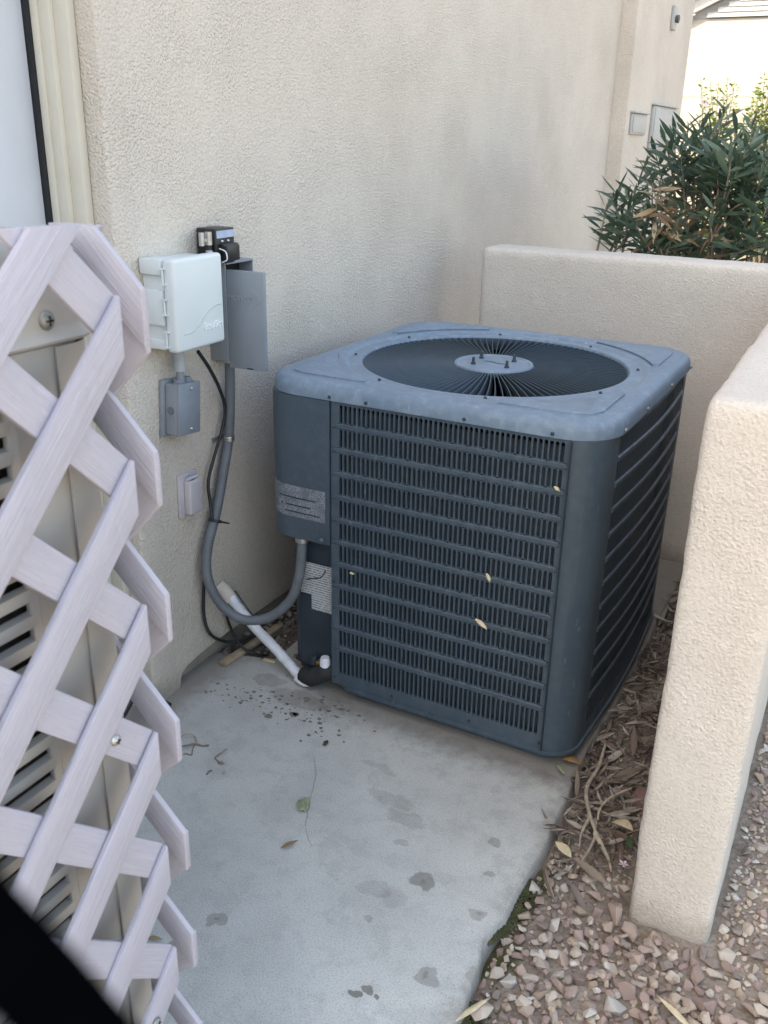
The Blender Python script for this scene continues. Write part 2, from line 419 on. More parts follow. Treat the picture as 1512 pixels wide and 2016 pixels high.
M['nb_white'] = simple('white_siding_paint', (.38, .39, .395), .5, .04, 5)
M['roof'] = simple('roof_shingle', (.20, .17, .15), .9, .3, 12)
M['meter'] = simple('grey_meter_enamel', (.40, .41, .405), .5, .06, 6)
M['lampmetal'] = simple('dark_fixture', (.09, .09, .09), .5, .2, 20)
M['strap'] = simple('black_webbing', (.0012, .0014, .002), 1., .2, 200, spec=.0)

# ================================================================== GROUND
XW = -.614                      # house wall plane
rnd = random.Random(7)

def slab_edge(y):               # ragged right edge of the concrete
    e = .462 + .010*noise.noise((0, y*3.1, 4)) + .007*noise.noise((1, y*13, 2))
    if -.75 < y < -.5: e -= .018*math.exp(-((y+.57)/.06)**2)
    if -.02 < y < .25: e -= .012
    return e
def gh(x, y):                   # ground height
    n = .007*noise.noise((x*5, y*5, 1)) + .004*noise.noise((x*17, y*17, 3))
    z = -.020 + n
    if x < .44 and y < 1.37: z = -.07
    elif x < .50: z = -.07 + (z+.07)*min(1, max(0, (x-.44)/.05)) if y < 1.37 else z
    if x > .55: z += .012*min(1, (x-.55)/.4)
    d = math.hypot(x, y)
    if d > 4: z = -.02
    return z
def axis(lo, hi, a, b, step, far):
    v = []; x = a
    while x <= b+1e-6: v.append(x); x += step
    g = step; x = b
    while x < hi: g *= 1.5; x = min(hi, x+g); v.append(x)
    g = step; x = a
    while x > lo: g *= 1.5; x = max(lo, x-g); v.insert(0, x)
    return v
ax = axis(-120, 120, -.75, 2.4, .035, 0); ay = axis(-120, 120, -1.6, 1.9, .035, 0)
gv = [(x, y, gh(x, y)) for y in ay for x in ax]; nx = len(ax)
gf = [(j*nx+i, j*nx+i+1, (j+1)*nx+i+1, (j+1)*nx+i) for j in range(len(ay)-1) for i in range(nx-1)]
ground = MB().add(gv, gf).build('ground', M['dirt'], smooth=60); tag(ground, kind='structure')

# concrete slab with a ragged right edge and a pebble-filled notch along the house
ys = [-5 + .02*i for i in range(int((1.372+5)/.02)+1)]
left = lambda y: -.80 if y < -.02 else (-.80+min(1, (y+.02)/.10)*(.33) if y < .08 else -.47+.012*noise.noise((3, y*9, 0)))
slab = MB(); n = len(ys)
sv = [];
for y in ys: sv += [(left(y), y, 0), (slab_edge(y)-.006, y, 0), (slab_edge(y), y, -.007), (slab_edge(y)+.012, y, -.11), (left(y), y, -.11)]
sf = []
for i in range(n-1):
    for k in range(4): sf.append((i*5+k, i*5+k+1, (i+1)*5+k+1, (i+1)*5+k))
sf += [(0, 1, 2, 3, 4), tuple((n-1)*5+k for k in (4, 3, 2, 1, 0))]
slab.add(sv, sf); slab_o = slab.build('concrete_slab', M['concrete'], smooth=50); tag(slab_o, kind='structure')
# hairline crack
cr = [onz(*p) for p in ((618, 1492), (622, 1525), (614, 1560), (608, 1592), (602, 1622), (606, 1650), (616, 1668))]
cr = spline(cr, 6); cv = []; cf = []
for i, p in enumerate(cr):
    wd = .0007*(1+.6*noise.noise((i*.7, 0, 0))); j = .003*noise.noise((i*.5, 3, 1))
    cv += [(p.x-wd+j, p.y, .0006), (p.x+wd+j, p.y, .0006)]
for i in range(len(cr)-1): cf.append((2*i, 2*i+1, 2*i+3, 2*i+2))
MB().add(cv, cf).build('crack', simple('crack_dirt', (.27, .265, .245), .9), slab_o, smooth=0)

# ================================================================== HOUSE
house = empty('stucco_house', (XW, 2, 0), 'large beige stucco house wall running back behind the slate air conditioner', 'house')
def hp(mb, name, mat, **k):
    o = mb.build(name, mat, **k); o.parent = house; o.matrix_parent_inverse = house.matrix_world.inverted() if False else Matrix.Translation(-house.location); return o
# main skin: lower edge broken away above a recessed foundation
prof = [(-.275, -.05), (-.17, -.05), (-.166, .0), (-.158, .034), (-.135, .047), (-.09, .053), (-.03, .058), (.06, .060), (.3, .055), (.6, .05), (3.75, .05), (3.75, 4.8), (-.275, 4.8)]
hp(MB().prism([(XW-.09, y, z) for y, z in prof], (.09, 0, 0)), 'stucco_wall', M['stucco'], bevel=.008, bseg=3)
hp(MB().box((-7, -.24, .05), (XW-.091, 3.745, 4.8)), 'inner_wall', M['foundation'], smooth=0)
hp(MB().box((-7, -.27, -.15), (XW-.032, 3.745, .049)), 'foundation', M['foundation'], bevel=.004)
hp(MB().box((-7, 3.752, -.1), (XW+.085, 5.25, 4.8)), 'projecting_wall', M['stucco'], bevel=.008)
hp(MB().box((-7, -3.7, -.1), (XW, -1.26, 4.8)).box((-7, -1.26, 2.25), (XW-.001, -.277, 4.79)), 'near_wall', M['stucco'], bevel=.008)  # out of view; height and near end shaped for yard shade and bounce light
hp(MB().box((-7.1, -3.9, 4.801), (XW+.22, 5.4, 4.95)), 'roof', M['roof'], bevel=.01)  # unseen; built with its overhang to cast shade over the yard
# recessed door with its frame
fr = MB().box((-.700, -.300, -.05), (-.6645, -.2775, 2.25)).box((-.728, -.312, -.05), (-.7002, -.2783, 2.25)).box((-.745, -.318, -.05), (-.7283, -.2800, 2.25))
fr.box((-.745, -1.255, -.05), (-.666, -1.225, 2.248)).box((-.745, -1.2245, 2.16), (-.667, -.3185, 2.2475))
hp(fr, 'door_frame', M['trim'], bevel=.0008)
door = hp(MB().box((-.80, -1.223, .01), (-.762, -.322, 2.158)), 'door', M['door'], bevel=.002)
ws = MB().box((-.80, -.3215, 0), (-.7455, -.3, 2.2)).build('weather_strip', M['black']); ws.parent = door
dl = MB().box((-.772, -.334, .93), (-.7445, -.318, .99)); dlo = dl.build('latch_plate', M['brass'], bevel=.002); dlo.parent = door

# ================================================================== LOW GARDEN WALL (L-shaped)
def rough_box(a, b, r, step, amp, seed, mat, name, parent):
    bm = bmesh.new(); a = Vector(a); b = Vector(b); c = (a+b)/2; h = (b-a)/2
    vs = {}
    def V(p):
        k = tuple(round(x, 5) for x in p)
        if k not in vs: vs[k] = bm.verts.new(k)
        return vs[k]
    def lin(lo, hi, s):
        n = max(2, int(round((hi-lo)/s))); q = [lo+(hi-lo)*i/n for i in range(n+1)]
        ex = [lo+r*.33, lo+r*.66, hi-r*.33, hi-r*.66]
        return sorted(set(round(x, 5) for x in q+ex))
    L = [lin(a[i], b[i], step) for i in range(3)]
    for i in range(3):
        j, k = (i+1) % 3, (i+2) % 3
        for side in (a[i], b[i]):
            for u in range(len(L[j])-1):
                for v in range(len(L[k])-1):
                    q = []
                    for (uu, vv) in ((u, v), (u+1, v), (u+1, v+1), (u, v+1)):
                        p = [0, 0, 0]; p[i] = side; p[j] = L[j][uu]; p[k] = L[k][vv]; q.append(V(p))
                    if side == a[i]: q.reverse()
                    bm.faces.new(q)
    for v in bm.verts:
        p = v.co.copy(); inner = Vector(tuple(min(max(p[i], a[i]+r), b[i]-r) for i in range(3)))
        d = p-inner
        if d.length > 1e-9: p = inner + d.normalized()*r
        nrm = d.normalized() if d.length > 1e-9 else Vector((0, 0, 0))
        p += nrm*(amp*noise.noise(p*5+Vector((seed, 0, 0))) + amp*.9*noise.noise(p*42+Vector((seed, 5, 0))))
        v.co = p
    me = bpy.data.meshes.new(name); bm.to_mesh(me); bm.free(); me.shade_smooth()
    return link(name, me, mat, parent)
gw = empty('garden_wall', (0, 0, 0), 'low cream stucco wall wrapping the right and back of the slate unit', 'wall')
rough_box((.668, -.378, -.15), (.824, 1.56, 1.05), .018, .03, .0028, 3, M['stucco_low'], 'side_wall', gw)
rough_box((-.42, 1.392, -.15), (.672, 1.552, 1.052), .024, .03, .0028, 9, M['stucco_low'], 'back_wall', gw)

# ================================================================== SLATE AIR CONDITIONER
AC = empty('slate_air_conditioner', (0, 0, 0), 'square slate blue outdoor air conditioner with louvred sides and round fan grille on top', 'air conditioner', rz=-.0122)
YC, HX, HY = .4525, .434, .4525
def outline(hx, hy, r, yc=YC, bow=0, n=10, cnt=12):
    """closed loop, counter-clockwise from front-right corner"""
    pts = []
    def side(p, q, nrm):
        for i in range(1, cnt):
            t = i/cnt; k = bow*math.sin(PI*t); pts.append(Vector((p[0]+(q[0]-p[0])*t+nrm[0]*k, p[1]+(q[1]-p[1])*t+nrm[1]*k, 0)))
    cs = [((hx-r, yc-hy+r), -PI/2), ((hx-r, yc+hy-r), 0), ((-hx+r, yc+hy-r), PI/2), ((-hx+r, yc-hy+r), PI)]
    nm = [(1, 0), (0, 1), (-1, 0), (0, -1)]
    for k, (c, a0) in enumerate(cs):
        for i in range(n+1):
            a = a0+PI/2*i/n; pts.append(Vector((c[0]+r*math.cos(a), c[1]+r*math.sin(a), 0)))
        c2, a2 = cs[(k+1) % 4]
        p = (c[0]+r*math.cos(a0+PI/2), c[1]+r*math.sin(a0+PI/2)); q = (c2[0]+r*math.cos(a2), c2[1]+r*math.sin(a2))
        b = bow if k != 3 else 0
        if b or True:
            for i in range(1, cnt):
                t = i/cnt; kk = b*math.sin(PI*t); pts.append(Vector((p[0]+(q[0]-p[0])*t+nm[k][0]*kk, p[1]+(q[1]-p[1])*t+nm[k][1]*kk, 0)))
    return pts
class Path:
    def __init__(s, pts, closed=True):
        s.p = pts+[pts[0]] if closed else pts; s.d = [0]
        for a, b in zip(s.p, s.p[1:]): s.d.append(s.d[-1]+(b-a).length)
        s.L = s.d[-1]
    def at(s, t):
        t = min(max(t, 0), s.L-1e-9); lo = 0; hi = len(s.d)-1
        while hi-lo > 1:
            mid = (lo+hi)//2
            if s.d[mid] <= t: lo = mid
            else: hi = mid
        k = (t-s.d[lo])/max(1e-9, s.d[lo+1]-s.d[lo]); a, b = s.p[lo], s.p[lo+1]; q = a+(b-a)*k
        tg = (b-a).normalized(); return q, Vector((tg.y, -tg.x, 0))
    def find(s, fn):
        best = min(range(len(s.p)-1), key=lambda i: fn(s.p[i])); return s.d[best]
BODY = Path(outline(HX, HY, .075, bow=.016, cnt=24))
def grille(name, F, s0, s1, z0, z1, sa, sb, ncol, rows, depth=.007, ridge=.0026, slotf=.66, mat=None):
    mb = MB(); p = (sb-sa)/ncol
    zb = [z1m for z1m in rows]
    bounds = [rows[0][1]+.0045] + [rows[i][1]+.0015 for i in range(1, len(rows))] + [rows[-1][0]-.006]
    vs = []; fs = []
    def q4(a, b, c, d): k = len(vs); vs.extend((a, b, c, d)); fs.append((k, k+1, k+2, k+3))
    for j, (lo, hi) in enumerate(rows):
        B1 = hi+.0015 if j else bounds[0]; B0 = lo-.0015 if j < len(rows)-1 else bounds[-1]
        o1 = o0 = 0
        for i in range(ncol):
            c0 = sa+i*p; c1 = c0+p; w = p*slotf; x0 = c0+(p-w)/2; x1 = x0+w; r = w*.46
            inn = []; out = []
            for (cx, cz, a0, ox, oz, oo) in ((x1-r, lo+r, -PI/2, c1, B0, o0), (x1-r, hi-r, 0, c1, B1, o1), (x0+r, hi-r, PI/2, c0, B1, o1), (x0+r, lo+r, PI, c0, B0, o0)):
                for t in range(3):
                    a = a0+PI/4*t; inn.append((cx+r*math.cos(a), cz+r*math.sin(a)))
                if a0 in (-PI/2, PI/2): out += [(cx, oz, oo), (ox, oz, oo), (ox, cz, 0)]
                else: out += [(ox, cz, 0), (ox, oz, oo), (cx, oz, oo)]
            k = len(vs)
            vs.extend([F(u, z, o) for u, z, o in out]); vs.extend([F(u, z, 0) for u, z in inn]); vs.extend([F(u, z, -depth) for u, z in inn])
            for t in range(12):
                t2 = (t+1) % 12
                fs.append((k+t, k+t2, k+12+t2, k+12+t)); fs.append((k+12+t, k+12+t2, k+24+t2, k+24+t))
    # plain margins
    nseg = 10
    def strip(a, b, za, zc, oa=0, ob=0):
        for i in range(nseg):
            u0 = a+(b-a)*i/nseg; u1 = a+(b-a)*(i+1)/nseg
            q4(F(u0, za, oa), F(u1, za, oa), F(u1, zc, ob), F(u0, zc, ob))
    strip(s0, s1, bounds[0], z1); strip(s0, s1, z0, bounds[-1])
    for j in range(len(rows)):
        lo, hi = rows[j]; B1 = hi+.0015 if j else bounds[0]; B0 = lo-.0015 if j < len(rows)-1 else bounds[-1]
        for (a, b) in ((s0, sa), (sb, s1)):
            for za, zc in ((B0, lo), (lo, hi), (hi, B1)): q4(F(a, za, 0), F(b, za, 0), F(b, zc, 0), F(a, zc, 0))
        if j < len(rows)-1:                      # raised band between this row and the next
            zt_ = B0; zb_ = rows[j+1][1]+.0015; m_ = min(.0022, (zt_-zb_)*.3); zs = [(zb_, 0), (zb_+m_, ridge), (zt_-m_, ridge), (zt_, 0)]
            us = [s0+.004, sa-.002]+[sa+(sb-sa)*i/30 for i in range(31)]+[sb+.002, s1-.004]
            for u0, u1, k0, k1 in [(us[i], us[i+1], 0 if i == 0 else 1, 0 if i+1 == len(us)-1 else 1) for i in range(len(us)-1)]:
                for (za, oa), (zc, oc) in zip(zs, zs[1:]): q4(F(u0, za, oa*k0), F(u1, za, oa*k1), F(u1, zc, oc*k1), F(u0, zc, oc*k0))
            for (a, b) in ((s0, s0+.004), (s1-.004, s1)): q4(F(a, zb_, 0), F(b, zb_, 0), F(b, zt_, 0), F(a, zt_, 0))
    # folded-back rim
    def rim(a, za, b, zc):
        for i in range(nseg):
            t0, t1 = i/nseg, (i+1)/nseg
            A = (a+(b-a)*t0, za+(zc-za)*t0); Bp = (a+(b-a)*t1, za+(zc-za)*t1)
            q4(F(*A, 0), F(*Bp, 0), F(*Bp, -.02), F(*A, -.02))
    rim(s0, z0, s1, z0); rim(s0, z1, s1, z1); rim(s0, z0, s0, z1); rim(s1, z0, s1, z1)
    mb.add(vs, fs); me = mb.mesh(name, smooth=28, weld=True)
    return link(name, me, mat or M['ac'], AC)
XA, XB = -.236, .363
ROWS = [(.820-.0614*k-.0455, .820-.0614*k) for k in range(11)] + [(.076, .144)]
ZT, ZB = .828, .040
grille('front_grille', lambda u, z, o: (u, -o, z), XA+.002, XB-.002, ZB, ZT, -.213, .350, 45, ROWS)
sR0 = BODY.find(lambda p: abs(p.y-.095)+(0 if p.x > 0 else 9)); sR1 = BODY.find(lambda p: abs(p.y-.81)+(0 if p.x > 0 else 9))
def FB(u, z, o):
    q, nn = BODY.at(u); return (q.x+nn.x*o, q.y+nn.y*o, z)
grille('side_grille', FB, sR0, sR1, ZB, ZT, sR0+.006, sR1-.006, 54, ROWS, depth=.0002, ridge=.0035, slotf=.70)
sB0 = BODY.find(lambda p: abs(p.x-.34)+(0 if p.y > .5 else 9)); sB1 = BODY.find(lambda p: abs(p.x+.34)+(0 if p.y > .5 else 9))
grille('back_grille', FB, sB0, sB1, ZB, ZT, sB0+.01, sB1-.01, 48, ROWS)
sL0 = BODY.find(lambda p: abs(p.y-.81)+(0 if p.x < 0 else 9)); sL1 = BODY.find(lambda p: abs(p.y-.22)+(0 if p.x < 0 else 9))
grille('left_grille', FB, sL0, sL1, ZB, ZT, sL0+.01, sL1-.01, 44, ROWS)
def sheet(name, path, t0, t1, z0, z1, mat, out=0, n=16, th=.018, parent=AC):
    mb = MB(); vs = []; fs = []
    for i in range(n+1):
        q, nn = path.at(t0+(t1-t0)*i/n)
        for z in (z0, z1): vs.append((q.x+nn.x*out, q.y+nn.y*out, z))
        for z in (z1, z0): vs.append((q.x+nn.x*(out-th), q.y+nn.y*(out-th), z))
    for i in range(n):
        for k in range(4): fs.append((i*4+k, (i+1)*4+k, (i+1)*4+(k+1) % 4, i*4+(k+1) % 4))
    fs += [(0, 1, 2, 3), tuple(n*4+k for k in (3, 2, 1, 0))]
    mb.add(vs, fs); return link(name, mb.mesh(name, smooth=30), mat, parent)
def sfront(x):  # arclength at front face position x
    return BODY.find(lambda p: abs(p.x-x)+(0 if p.y < .2 else 9))
FR = Path([Vector((.3, 0, 0))] + [p for p in BODY.p if p.x > .352 and p.y < .12][:0] + [Vector((XB+.001, 0, 0))], False)
def sub(t0, t1, n=30): return [BODY.at(t0+(t1-t0)*i/n)[0] for i in range(n+1)]
# loop starts at the front-right corner arc; the front straight is the last stretch
tail = Path([Vector((XB+.0015, 0, 0))]+[p for p in sub(0, sR0-.001)][0:], False)
sheet('corner_post', tail, 0, tail.L, ZB, ZT, M['ac'], out=.001, n=24)
sheet('corner_post', BODY, sR1+.001, sB0-.001, ZB, ZT, M['ac'], out=.001)
sheet('corner_post', BODY, sB1+.001, sL0-.001, ZB, ZT, M['ac'], out=.001)
# service panel round the front-left corner, valve recess underneath
sS0 = sL1+.001
sS1 = BODY.find(lambda p: abs(p.x-(-.355))+(0 if p.y < .05 else 9))
svc_path = Path(sub(sS0, sS1)+[Vector((XA-.0015, 0, 0))], False)
svc = sheet('service_panel', svc_path, 0, svc_path.L, .446, ZT-.002, M['ac'], out=.004, n=34, th=.03)
lab = sheet('rating_label', svc_path, svc_path.L*.34, svc_path.L-.012, .505, .590, M['dlabel'], out=.0047, n=20, th=.0008, parent=svc)
for (f0, f1, zz) in ((.62, .90, .556), (.52, .86, .535), (.66, .93, .517)):
    sheet('printed_rule', svc_path, svc_path.L*f0, svc_path.L*f1, zz, zz+.0035, M['ac_dark'], out=.0051, n=6, th=.0003, parent=svc)
MB().lathe([(0.0001, .0), (.008, .001), (.009, .006), (.005, .011), (.0001, .012)], 16).build('knob', M['ac'], svc, loc=(-.254, -.013, .462)).rotation_euler = (PI/2, 0, 0)
vp = Path([Vector((-.432, .19, 0)), Vector((-.425, .13, 0)), Vector((-.352, .030, 0)), Vector((XA+.02, .027, 0))], False)
val = sheet('valve_panel', vp, 0, vp.L, .055, .446, M['ac_dark'], n=12, th=.01)
# white instruction label with a notch
lz = lambda z: z
lp = [(-.345, .275), (-.312, .275), (-.312, .231), (-.262, .231), (-.248, .231), (-.248, .368), (-.345, .368)]
MB().prism([(x, .0265, z) for x, z in lp], (0, -.0008, 0)).build('instruction_label', M['wlabel'], val, smooth=0)
vw = spline([(-.262, .018, .362), (-.272, .010, .342), (-.292, .008, .335), (-.318, .012, .325)], 6)
MB().tube(vw, .0016, 6).build('thin_wire', M['cable'], val)
# base pan
bo = outline(HX+.004, HY+.004, .078, bow=.014, cnt=12); N = len(bo)
for p in bo:
    if p.x < -.238 and p.y < .24: p.y = max(p.y, .035+max(0, -.352-p.x)*1.7)
bp_ = MB(); vs_ = []; fs_ = []
for (off, z) in ((-.03, .0015), (-.028, .026), (-.002, .0275), (.003, .030), (.003, .0375), (-.012, .0415)):
    for p in bo:
        d = (p-Vector((0, YC, 0))).normalized(); vs_.append((p.x+d.x*off, p.y+d.y*off, z))
for i in range(5):
    for k in range(N): fs_.append((i*N+k, i*N+(k+1) % N, (i+1)*N+(k+1) % N, (i+1)*N+k))
fs_ += [tuple(range(5*N, 6*N)), tuple(range(N))[::-1]]
bp_.add(vs_, fs_).build('base_pan', M['ac'], AC)
# coil behind the louvres and dark interior
ci = outline(HX-.04, HY-.035, .06, bow=.012, cnt=8); N = len(ci); vs_ = []; fs_ = []
for (off, z) in ((0, .05), (0, .80), (-.03, .80), (-.03, .05)):
    for p in ci:
        d = (p-Vector((0, YC, 0))).normalized(); vs_.append((p.x+d.x*off, p.y+d.y*off, z))
for i in range(3):
    for k in range(N): fs_.append((i*N+k, i*N+(k+1) % N, (i+1)*N+(k+1) % N, (i+1)*N+k))
cvs = MB().add(vs_, fs_)
cvs.build('coil', M['coil'], AC, smooth=30)
# lid: rounded skirt, flat top, stepped ring round the fan opening
LH, LR = .448, .115
lo_ = outline(LH, HY+.006, LR, bow=0, n=14, cnt=16)
NS = 176; RF = .351
def polar(pts, ang):
    c = Vector((0, YC, 0)); d = Vector((math.cos(ang), math.sin(ang), 0)); best = 0
    for a, b in zip(pts, pts[1:]+pts[:1]):
        e = b-a; den = d.x*e.y-d.y*e.x
        if abs(den) < 1e-12: continue
        w_ = a-c; t = (w_.x*e.y-w_.y*e.x)/den; s_ = (w_.x*d.y-w_.y*d.x)/den
        if t > 0 and -1e-6 <= s_ <= 1+1e-6: best = max(best, t)
    return best
RHO = [polar(lo_, 2*PI*k/NS) for k in range(NS)]
prof_ = [('o', -.016, .8275), ('o', 0, .828), ('o', 0, .832), ('o', -.0005, .846), ('o', -.004, .856), ('o', -.011, .863), ('o', -.020, .8665), ('o', -.032, .8675), ('m', .5, .8665),
         ('c', .400, .8665), ('c', .397, .8662), ('c', .391, .8612), ('c', .387, .8605), ('c', .364, .8622), ('c', .359, .8626), ('c', .354, .8622), ('c', RF, .858), ('c', RF, .82)]
vs_ = []; fs_ = []
for (k_, q, z) in prof_:
    for k in range(NS):
        a = 2*PI*k/NS
        r_ = RHO[k]+q if k_ == 'o' else (q if k_ == 'c' else ((RHO[k]-.032)*.5+.398*.5))
        vs_.append((r_*math.cos(a), YC+r_*math.sin(a), z))
for i in range(len(prof_)-1):
    for k in range(NS): fs_.append((i*NS+k, i*NS+(k+1) % NS, (i+1)*NS+(k+1) % NS, (i+1)*NS+k))
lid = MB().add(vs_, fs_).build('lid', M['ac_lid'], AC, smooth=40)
# pressed corner pads
def pad(sx, sy):
    cx, cy = sx*(LH-.052), YC+sy*(HY-.046); P = []
    a0 = math.atan2(sy*HY, sx*LH); rr = .418
    for i in range(13):
        a = a0 + (i-6)/6*.36; P.append((rr*math.cos(a), YC+rr*math.sin(a)))
    ins = .052
    c = Vector((sx*(LH-ins), YC+sy*(HY-ins)))
    if sx*sy > 0: P += [(P[-1][0], c.y), (c.x-sx*.05, c.y), (c.x-sx*.015, c.y-sy*.015), (c.x, c.y-sy*.05), (c.x, P[0][1])]
    else: P += [(c.x, P[-1][1]), (c.x, c.y-sy*.05), (c.x-sx*.015, c.y-sy*.015), (c.x-sx*.05, c.y), (P[0][0], c.y)]
    cen = Vector((sum(p[0] for p in P)/len(P), sum(p[1] for p in P)/len(P)))
    def ring(k, z): return [(cen.x+(p[0]-cen.x)*k, cen.y+(p[1]-cen.y)*k, z) for p in P]
    n = len(P); v = ring(1.05, .8655)+ring(.99, .8715)+ring(.93, .8718); f = []
    for j in range(2):
        for i in range(n): f.append((j*n+i, j*n+(i+1) % n, (j+1)*n+(i+1) % n, (j+1)*n+i))
    f.append(tuple(range(2*n, 3*n)))
    lp_ = [Vector(q) for q in ring(.995, .8700)]; lp_.append(lp_[0])
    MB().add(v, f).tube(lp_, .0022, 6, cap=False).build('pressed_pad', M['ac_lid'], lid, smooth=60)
for sx in (-1, 1):
    for sy in (-1, 1): pad(sx, sy)
# lid screws along the skirt
def screw(name, loc, nrm, r, mat, parent, cross=False):
    q = Vector(nrm).to_track_quat('Z', 'Y').to_matrix().to_4x4(); q.translation = Vector(loc)
    mb = MB().lathe([(r, 0), (r, .0012), (r*.72, .0035), (r*.3, .0046), (.0001, .0048)], 14, q)
    o = mb.build(name, mat, parent, smooth=50)
    if cross:
        c = MB().box((-r*.5, -r*.09, .003), (r*.5, r*.09, .0052), q).box((-r*.09, -r*.5, .003), (r*.09, r*.5, .00521), q)
        c.build('screw_slot', M['inner'], o, smooth=0)
    return o
for x in (-.235, -.135, .115, .32): screw('screw', (x, -.0062, .837), (0, -1, 0), .0042, M['ac_dark'], lid)
for y in (.10, .30, .56, .80): screw('screw', (LH+.0005, y, .838), (1, 0, 0), .005, M['zinc_dull'], lid)
for k in range(8):
    a = 2*PI*k/8+.33; screw('screw', (.3755*math.cos(a), YC+.3755*math.sin(a), .8622), (0, 0, 1), .0042, M['ac_dark'], lid)
for (x, z) in ((-.226, .06), (-.226, .35), (.354, .055), (-.05, .055), (.17, .055)): screw('screw', (x, -.0008, z), (0, -1, 0), .0035, M['ac_dark'], AC)
# fan guard: radial fins, hub plate with four studs
NF = 106
guard = MB().lathe([(.3525, .822), (.3525, .856), (.3475, .856), (.3475, .822), (.3525, .822)], 96, c=(0, YC, 0)).build('fan_guard', M['ac_guard'], AC)
fin = MB(); K = 7; vs_ = []
for i in range(K+1):
    t = i/K; r_ = .092+(.352-.092)*t; a = .012*math.sin(PI*t); h = .024+.010*t
    if t > .9: h *= .75
    dirv = Vector((math.cos(a), math.sin(a), 0)); nrm = Vector((-math.sin(a), math.cos(a), 0)); lean = .0055
    c = dirv*r_
    for (dz, dn) in ((0, -.0008), (0, .0008), (-h, lean+.0008), (-h, lean-.0008)):
        q = c+nrm*dn; vs_.append((q.x, q.y, .8575+dz))
fs_ = [(0, 1, 2, 3), tuple(K*4+k for k in (3, 2, 1, 0))]
for i in range(K):
    for k in range(4): fs_.append((i*4+k, (i+1)*4+k, (i+1)*4+(k+1) % 4, i*4+(k+1) % 4))
fin.add(vs_, fs_); finme = fin.mesh('fin', smooth=0)
for k in range(NF):
    f_ = link('fin', finme, M['ac_guard'], guard, (0, YC, 0)); f_.rotation_euler = (0, 0, 2*PI*k/NF)
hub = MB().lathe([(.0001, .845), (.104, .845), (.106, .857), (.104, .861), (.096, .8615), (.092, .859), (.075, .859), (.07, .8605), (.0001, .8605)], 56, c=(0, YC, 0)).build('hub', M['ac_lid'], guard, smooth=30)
for k in range(4):
    a = PI/4+k*PI/2+.1; c = (.062*math.cos(a)*1.05, YC+.062*math.sin(a)*.9, .8605)
    MB().lathe([(.007, 0), (.0065, .004), (.0042, .006), (.0040, .017), (.0025, .019), (.0001, .019)], 10, c=c).build('stud', M['ac_dark'], hub)
swirl = spline([(-.03, YC+.004, .8606), (-.01, YC+.006, .8608), (.01, YC-.002, .8608), (.035, YC-.001, .8606)], 6)
MB().tube(swirl, .0016, 6).build('pressed_mark', M['ac_guard'], hub)
# fan and motor below
MB().lathe([(.0001, .62), (.075, .62), (.075, .80), (.06, .815), (.0001, .815)], 24, c=(0, YC, 0)).build('fan_motor', M['inner'], AC)
for k in range(3):
    a = 2*PI*k/3+.4; mb = MB(); q = []
    for i in range(7):
        r_ = .07+.26*i/6; wdt = .30+.22*i/6
        for s_ in (-1, 0, 1): q.append((r_*math.cos(a+s_*wdt), YC+r_*math.sin(a+s_*wdt), .735+.035*s_))
    ff = [(i*3+j, i*3+j+1, (i+1)*3+j+1, (i+1)*3+j) for i in range(6) for j in range(2)]
    MB().add(q, ff).build('fan_blade', M['inner'], AC)
MB().box((-.36, .10, .052), (.36, .80, .06)).build('drain_pan', M['inner'], AC, smooth=0)
# service valves at the foot of the recess
def capv(c, r, h, mat, name):
    MB().lathe([(r*.8, 0), (r, .002), (r, h*.75), (r*.75, h), (.0001, h)], 16, c=c).build(name, mat, AC)
capv((-.302, .020, .062), .010, .030, M['ac_dark'], 'valve_cap')
capv((-.262, .012, .070), .015, .033, M['wrap'], 'valve_cap')
MB().box((-.30, .015, .055), (-.25, .028, .080)).build('valve_body', M['brass'], AC, bevel=.003)
# dead moths / seed husks stuck to the louvres
def husk(px, py, L, wd, ang, label):
    c = ony(px, py, -.004); K = 6; v = []; f = []
    for i in range(K+1):
        t = i/K; ww = wd*math.sin(PI*min(1, .08+t*.92))**.7*.5; x = (t-.5)*L
        v += [(x, -.0015, -ww), (x, -.0055-.002*math.sin(PI*t), 0), (x, -.0015, ww), (x, .0005, 0)]
    for i in range(K):
        for k in range(4): f.append((i*4+k, (i+1)*4+k, (i+1)*4+(k+1) % 4, i*4+(k+1) % 4))
    f += [(0, 1, 2, 3), tuple(K*4+k for k in (3, 2, 1, 0))]
    o = MB().add(v, f).build('seed_husk', M['straw'], smooth=60); o.location = c; o.rotation_euler = (0, ang, 0)
    return tag(o, label, 'seed husk', 'pale husks caught in the louvres')
husk(962, 1137, .023, .011, 1.1, 'pale oval husk caught in the middle louvres of the slate unit')
husk(948, 1228, .036, .014, .55, 'largest pale pointed husk caught in the lower louvres of the slate unit')
husk(1097, 962, .016, .009, .5, 'small cream husk caught at the right end of the third louvre row')
husk(694, 1128, .013, .005, .1, 'tiny pale husk caught at the left end of the louvres')

